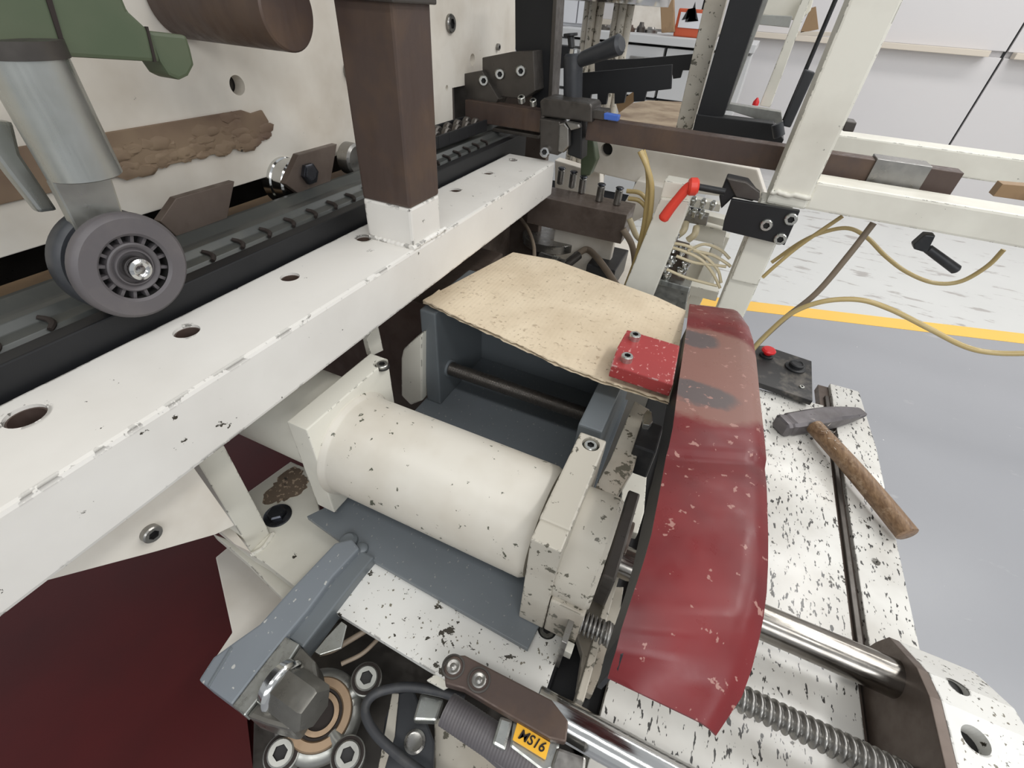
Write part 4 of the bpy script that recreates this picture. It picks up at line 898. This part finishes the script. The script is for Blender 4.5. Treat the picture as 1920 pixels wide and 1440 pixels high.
# big yellow hoses on the right
hose(Yp([(1580,405),(1500,460),(1452,500)],1.2)+Yp([(1430,520)],1.2), .0045, 'hose', 'straight amber hose from crossbeam down to the lower post')
hose(Yp([(1447,492),(1500,455),(1545,435),(1590,428),(1625,445),(1660,480),(1700,510),(1750,530),(1800,528),(1850,500),(1882,468)],1.22), .0045, 'hose', 'amber hose sagging in a loop below black lever handle')
tag(tube('hose', [P(1638,418,y=1.15),P(1590,480,y=1.14),P(1530,550,y=1.13),P(1470,598,y=1.12),P(1425,640,y=1.12),P(1405,665,y=1.12)], .0065, 'hosegrey'), 'thick dull hose running down from crossbeam to control box', 'hose')
hose(Yp([(1400,670),(1430,635),(1480,590),(1540,566),(1610,562),(1670,580),(1740,615),(1810,650),(1870,662),(1960,662)],1.10), .0055, 'hose', 'long amber hose arcing over the yellow floor line')
# left frame group: cream slim post, black portal, aluminium frame
t = top('slim_cream_post', 'slim grimy cream post left of the black portal frame', 'post')
slab('post', [(1336,-60),(1378,-60),(1296,250),(1266,245)], 'cast', t, y=1.5, t=.04, b=.002)
t = top('black_portal', 'matt black L-shaped portal frame behind the brown arm', 'frame')
slab('portal_upright', [(1385,-60),(1450,-60),(1357,217),(1348,240),(1298,246)], 'blackpaint', t, y=1.42, t=.05, b=.002)
slab('portal_sill', [(1306,214),(1450,232),(1470,262),(1458,284),(1298,248)], 'blackpaint', t, y=1.40, t=.05, b=.002)
t = top('aluminium_frame', 'bare aluminium inner frame around the white back panel view', 'frame')
slab('sill', [(1354,203),(1368,194),(1465,210),(1468,232),(1440,230)], 'alu', t, y=1.47, t=.03, b=.001)
slab('jamb', [(1452,-60),(1462,-60),(1368,196),(1354,205)], 'alu', t, y=1.47, t=.03, b=.001)
slab('head_bar', [(1420,27),(1486,30),(1480,52),(1412,45)], 'alu', t, y=1.49, t=.03, b=.001)
t = top('thin_cream_post', 'thin cream post with red tip standing behind the aluminium frame', 'post')
slab('post', [(1503,0),(1530,-30),(1444,202),(1424,198)], 'cream', t, y=1.62, t=.03, b=.002)
c = P(1418,191,y=1.60); lathe('red_tip', c, (0,0,1), [(-.008,0),(-.008,.008),(.0,.008),(.010,.002),(.010,0)], 'redbutton', t, 16)
t = top('upper_cream_bar', 'cream crossbar at the top edge joining the slim posts', 'bar')
slab('bar', [(1425,-60),(1540,-60),(1520,20),(1500,40),(1428,27)], 'cream', t, y=1.66, t=.03, b=.002)
t = top('black_rod', 'thin black rod leaning beside the thick white post', 'rod')
tube('rod', [P(1575,-20,y=1.35),P(1512,128,y=1.35),P(1470,226,y=1.35)], .0045, 'black', t)
slab('rod_block', [(1509,130),(1529,136),(1482,240),(1466,236)], 'rubber', t, y=1.33, t=.03, b=.003)
cyl('rod_knob', P(1457,232,y=1.31), P(1461,256,y=1.31), .012, 'rubber', t)
t = top('wooden_stay', 'tan corner stay behind the thin black rod at top', 'stay')
slab('stay', [(1520,15),(1530,12),(1535,55),(1500,62)], 'tan', t, y=2.2, t=.02)
slab('rail', [(1488,58),(1560,60),(1560,68),(1486,66)], 'ledge', t, y=2.2, t=.02)
t = top('black_stand', 'black block behind the hand lever', 'block')
slab('block', [(1042,84),(1080,88),(1078,125),(1040,130)], 'blackpaint', t, y=1.8, t=.05, b=.002)
# drum with ribbed columns
dr = top('drum_stand', 'steel drum disc on two ribbed cream columns at top edge', 'machine')
c = P(1150,-8,y=2.0); lathe('drum', V(c.x,2.0,c.z), (0,0,1), [(-.02,0),(-.02,.19),(0,.195),(.12,.195),(.12,0)], 'chrome', dr, 64)
for a in (1114,1170):
    cT = P(a,15,y=2.0)
    for k_ in range(3):
        cyl('column_rib', V(cT.x+(k_-1)*.023, 2.0-.012*(k_ == 1), -.75), V(cT.x+(k_-1)*.023, 2.0-.012*(k_ == 1), c.z-.02), .0135, 'cast', dr, seg=16)
# background bench, cabinets, orange box, wood
bn = top('workbench', 'pale grey workbench with white drawers far behind the machine', 'workbench')
yz = 3.9
xa, xb = P(1035,60,y=yz).x, P(1420,80,y=yz).x; zt4 = P(1240,68,y=yz).z
box('bench_top', (xa, yz-.03, zt4-.045), (xb, yz+.9, zt4), 'bench', bn, .004)
nd = 5
for i in range(nd):
    x0 = xa+(xb-xa)*i/nd; x1 = xa+(xb-xa)*(i+1)/nd
    box('drawer', (x0+.01, yz, zt4-.35), (x1-.01, yz+.5, zt4-.06), 'bench', bn, .004)
    box('door', (x0+.01, yz, FLOOR+.1), (x1-.01, yz+.5, zt4-.37), 'bench', bn, .004)
    box('handle', ((x0+x1)/2-.09, yz-.03, zt4-.14), ((x0+x1)/2+.09, yz-.002, zt4-.12), 'steel', bn, .003)
box('plinth', (xa+.02, yz+.05, FLOOR), (xb-.02, yz+.8, FLOOR+.1), 'gap', bn, 0)
cb2 = top('white_cabinet', 'white cabinet standing on bench beside the black upright', 'cabinet')
x0, x1 = P(1052,40,y=4.3).x, P(1102,40,y=4.3).x
box('cabinet_body', (x0, 4.3, zt4), (x1, 4.7, zt4+.9), 'white', cb2, .006); box('cabinet_door', (x0+.01, 4.27, zt4+.02), ((x0+x1)/2+.02, 4.3, zt4+.88), 'white', cb2, .004); box('cabinet_door', ((x0+x1)/2+.03, 4.27, zt4+.02), (x1-.01, 4.3, zt4+.88), 'white', cb2, .004)
ob = top('orange_tool_box', 'orange rimmed printed tool box on the workbench', 'box')
x0, x1 = P(1263,60,y=4.1).x, P(1322,66,y=4.1).x; zz0, zz1 = zt4, P(1290,16,y=4.1).z
box('box_body', (x0,4.1,zz0), (x1,4.35,zz1), 'orange', ob, .01)
box('print_panel', (x0+.02,4.092,zz0+.05), (x1-.02,4.1,zz1-.02), 'white', ob, .002)
xm = (x0+x1)/2
prism('printed_pliers', [V(xm-.07,4.090,zz0+.09),V(xm-.03,4.090,zz0+.10),V(xm+.0,4.090,zz0+.16),V(xm+.04,4.090,zz1-.06),V(xm+.02,4.090,zz1-.05),V(xm-.01,4.090,zz0+.19),V(xm-.03,4.090,zz1-.07),V(xm-.045,4.090,zz1-.07),V(xm-.045,4.090,zz0+.15)], (0,.003,0), 'gap', ob, 0)
t = top('wood_board_upright', 'tan board leaning on the bench left of orange box', 'board')
slab('board', [(1236,-40),(1262,-40),(1264,60),(1240,62)], 'tan', t, y=4.05, t=.05, b=.004)
cl2 = 'bench clutter'
for i, (a, r, hgt, mt_, lab) in enumerate(((1118,.03,.05,'brownsteel','brown cup shaped fitting on the bench, furthest left'),(1136,.045,.03,'darksteel','dark flat disc lying on the bench between drum columns'),(1150,.025,.07,'steel','small steel peg standing on the bench between drum columns'),(1178,.04,.04,'brownsteel','round brown part on the bench right of the drum columns'),(1196,.03,.06,'darksteel','dark knob part on the bench left of the tan board'),(1213,.05,.035,'steel','wide steel ring lying near the tan board on bench'))):
    q_ = P(a, 70, y=4.25)
    tag(lathe('bench_part', V(q_.x,4.1+.05*i,zt4), (0,0,1), [(0,0),(0,r),(hgt*.5,r),(hgt*.7,r*.6),(hgt,r*.5),(hgt,0)], mt_, None, 14), lab, 'part', cl2)
o = tag(slab('cream_shelf_board', [(1160,-30),(1240,-30),(1240,55),(1165,52)], 'plate', None, y=4.75, t=.04, b=.004), 'cream board at the wall behind the bench tools', 'board')
#==END==
# ------------------------------------------------------------------ move every Empty to the base of its thing
bpy.context.view_layer.update()
def meshes(o):
    r = [o] if o.type == 'MESH' else []
    for c in o.children: r += meshes(c)
    return r
for o in list(COL.objects):
    if o.parent is not None or o.type not in ('EMPTY', 'MESH') or o.get('kind') == 'structure': continue
    ms = meshes(o); co = [v.co for m in ms for v in m.data.vertices]
    lo_, hi_ = [min(c[k] for c in co) for k in range(3)], [max(c[k] for c in co) for k in range(3)]
    base = V((lo_[0]+hi_[0])/2, (lo_[1]+hi_[1])/2, lo_[2]); o.location = base
    for m in ms: m.data.transform(Matrix.Translation(-base))
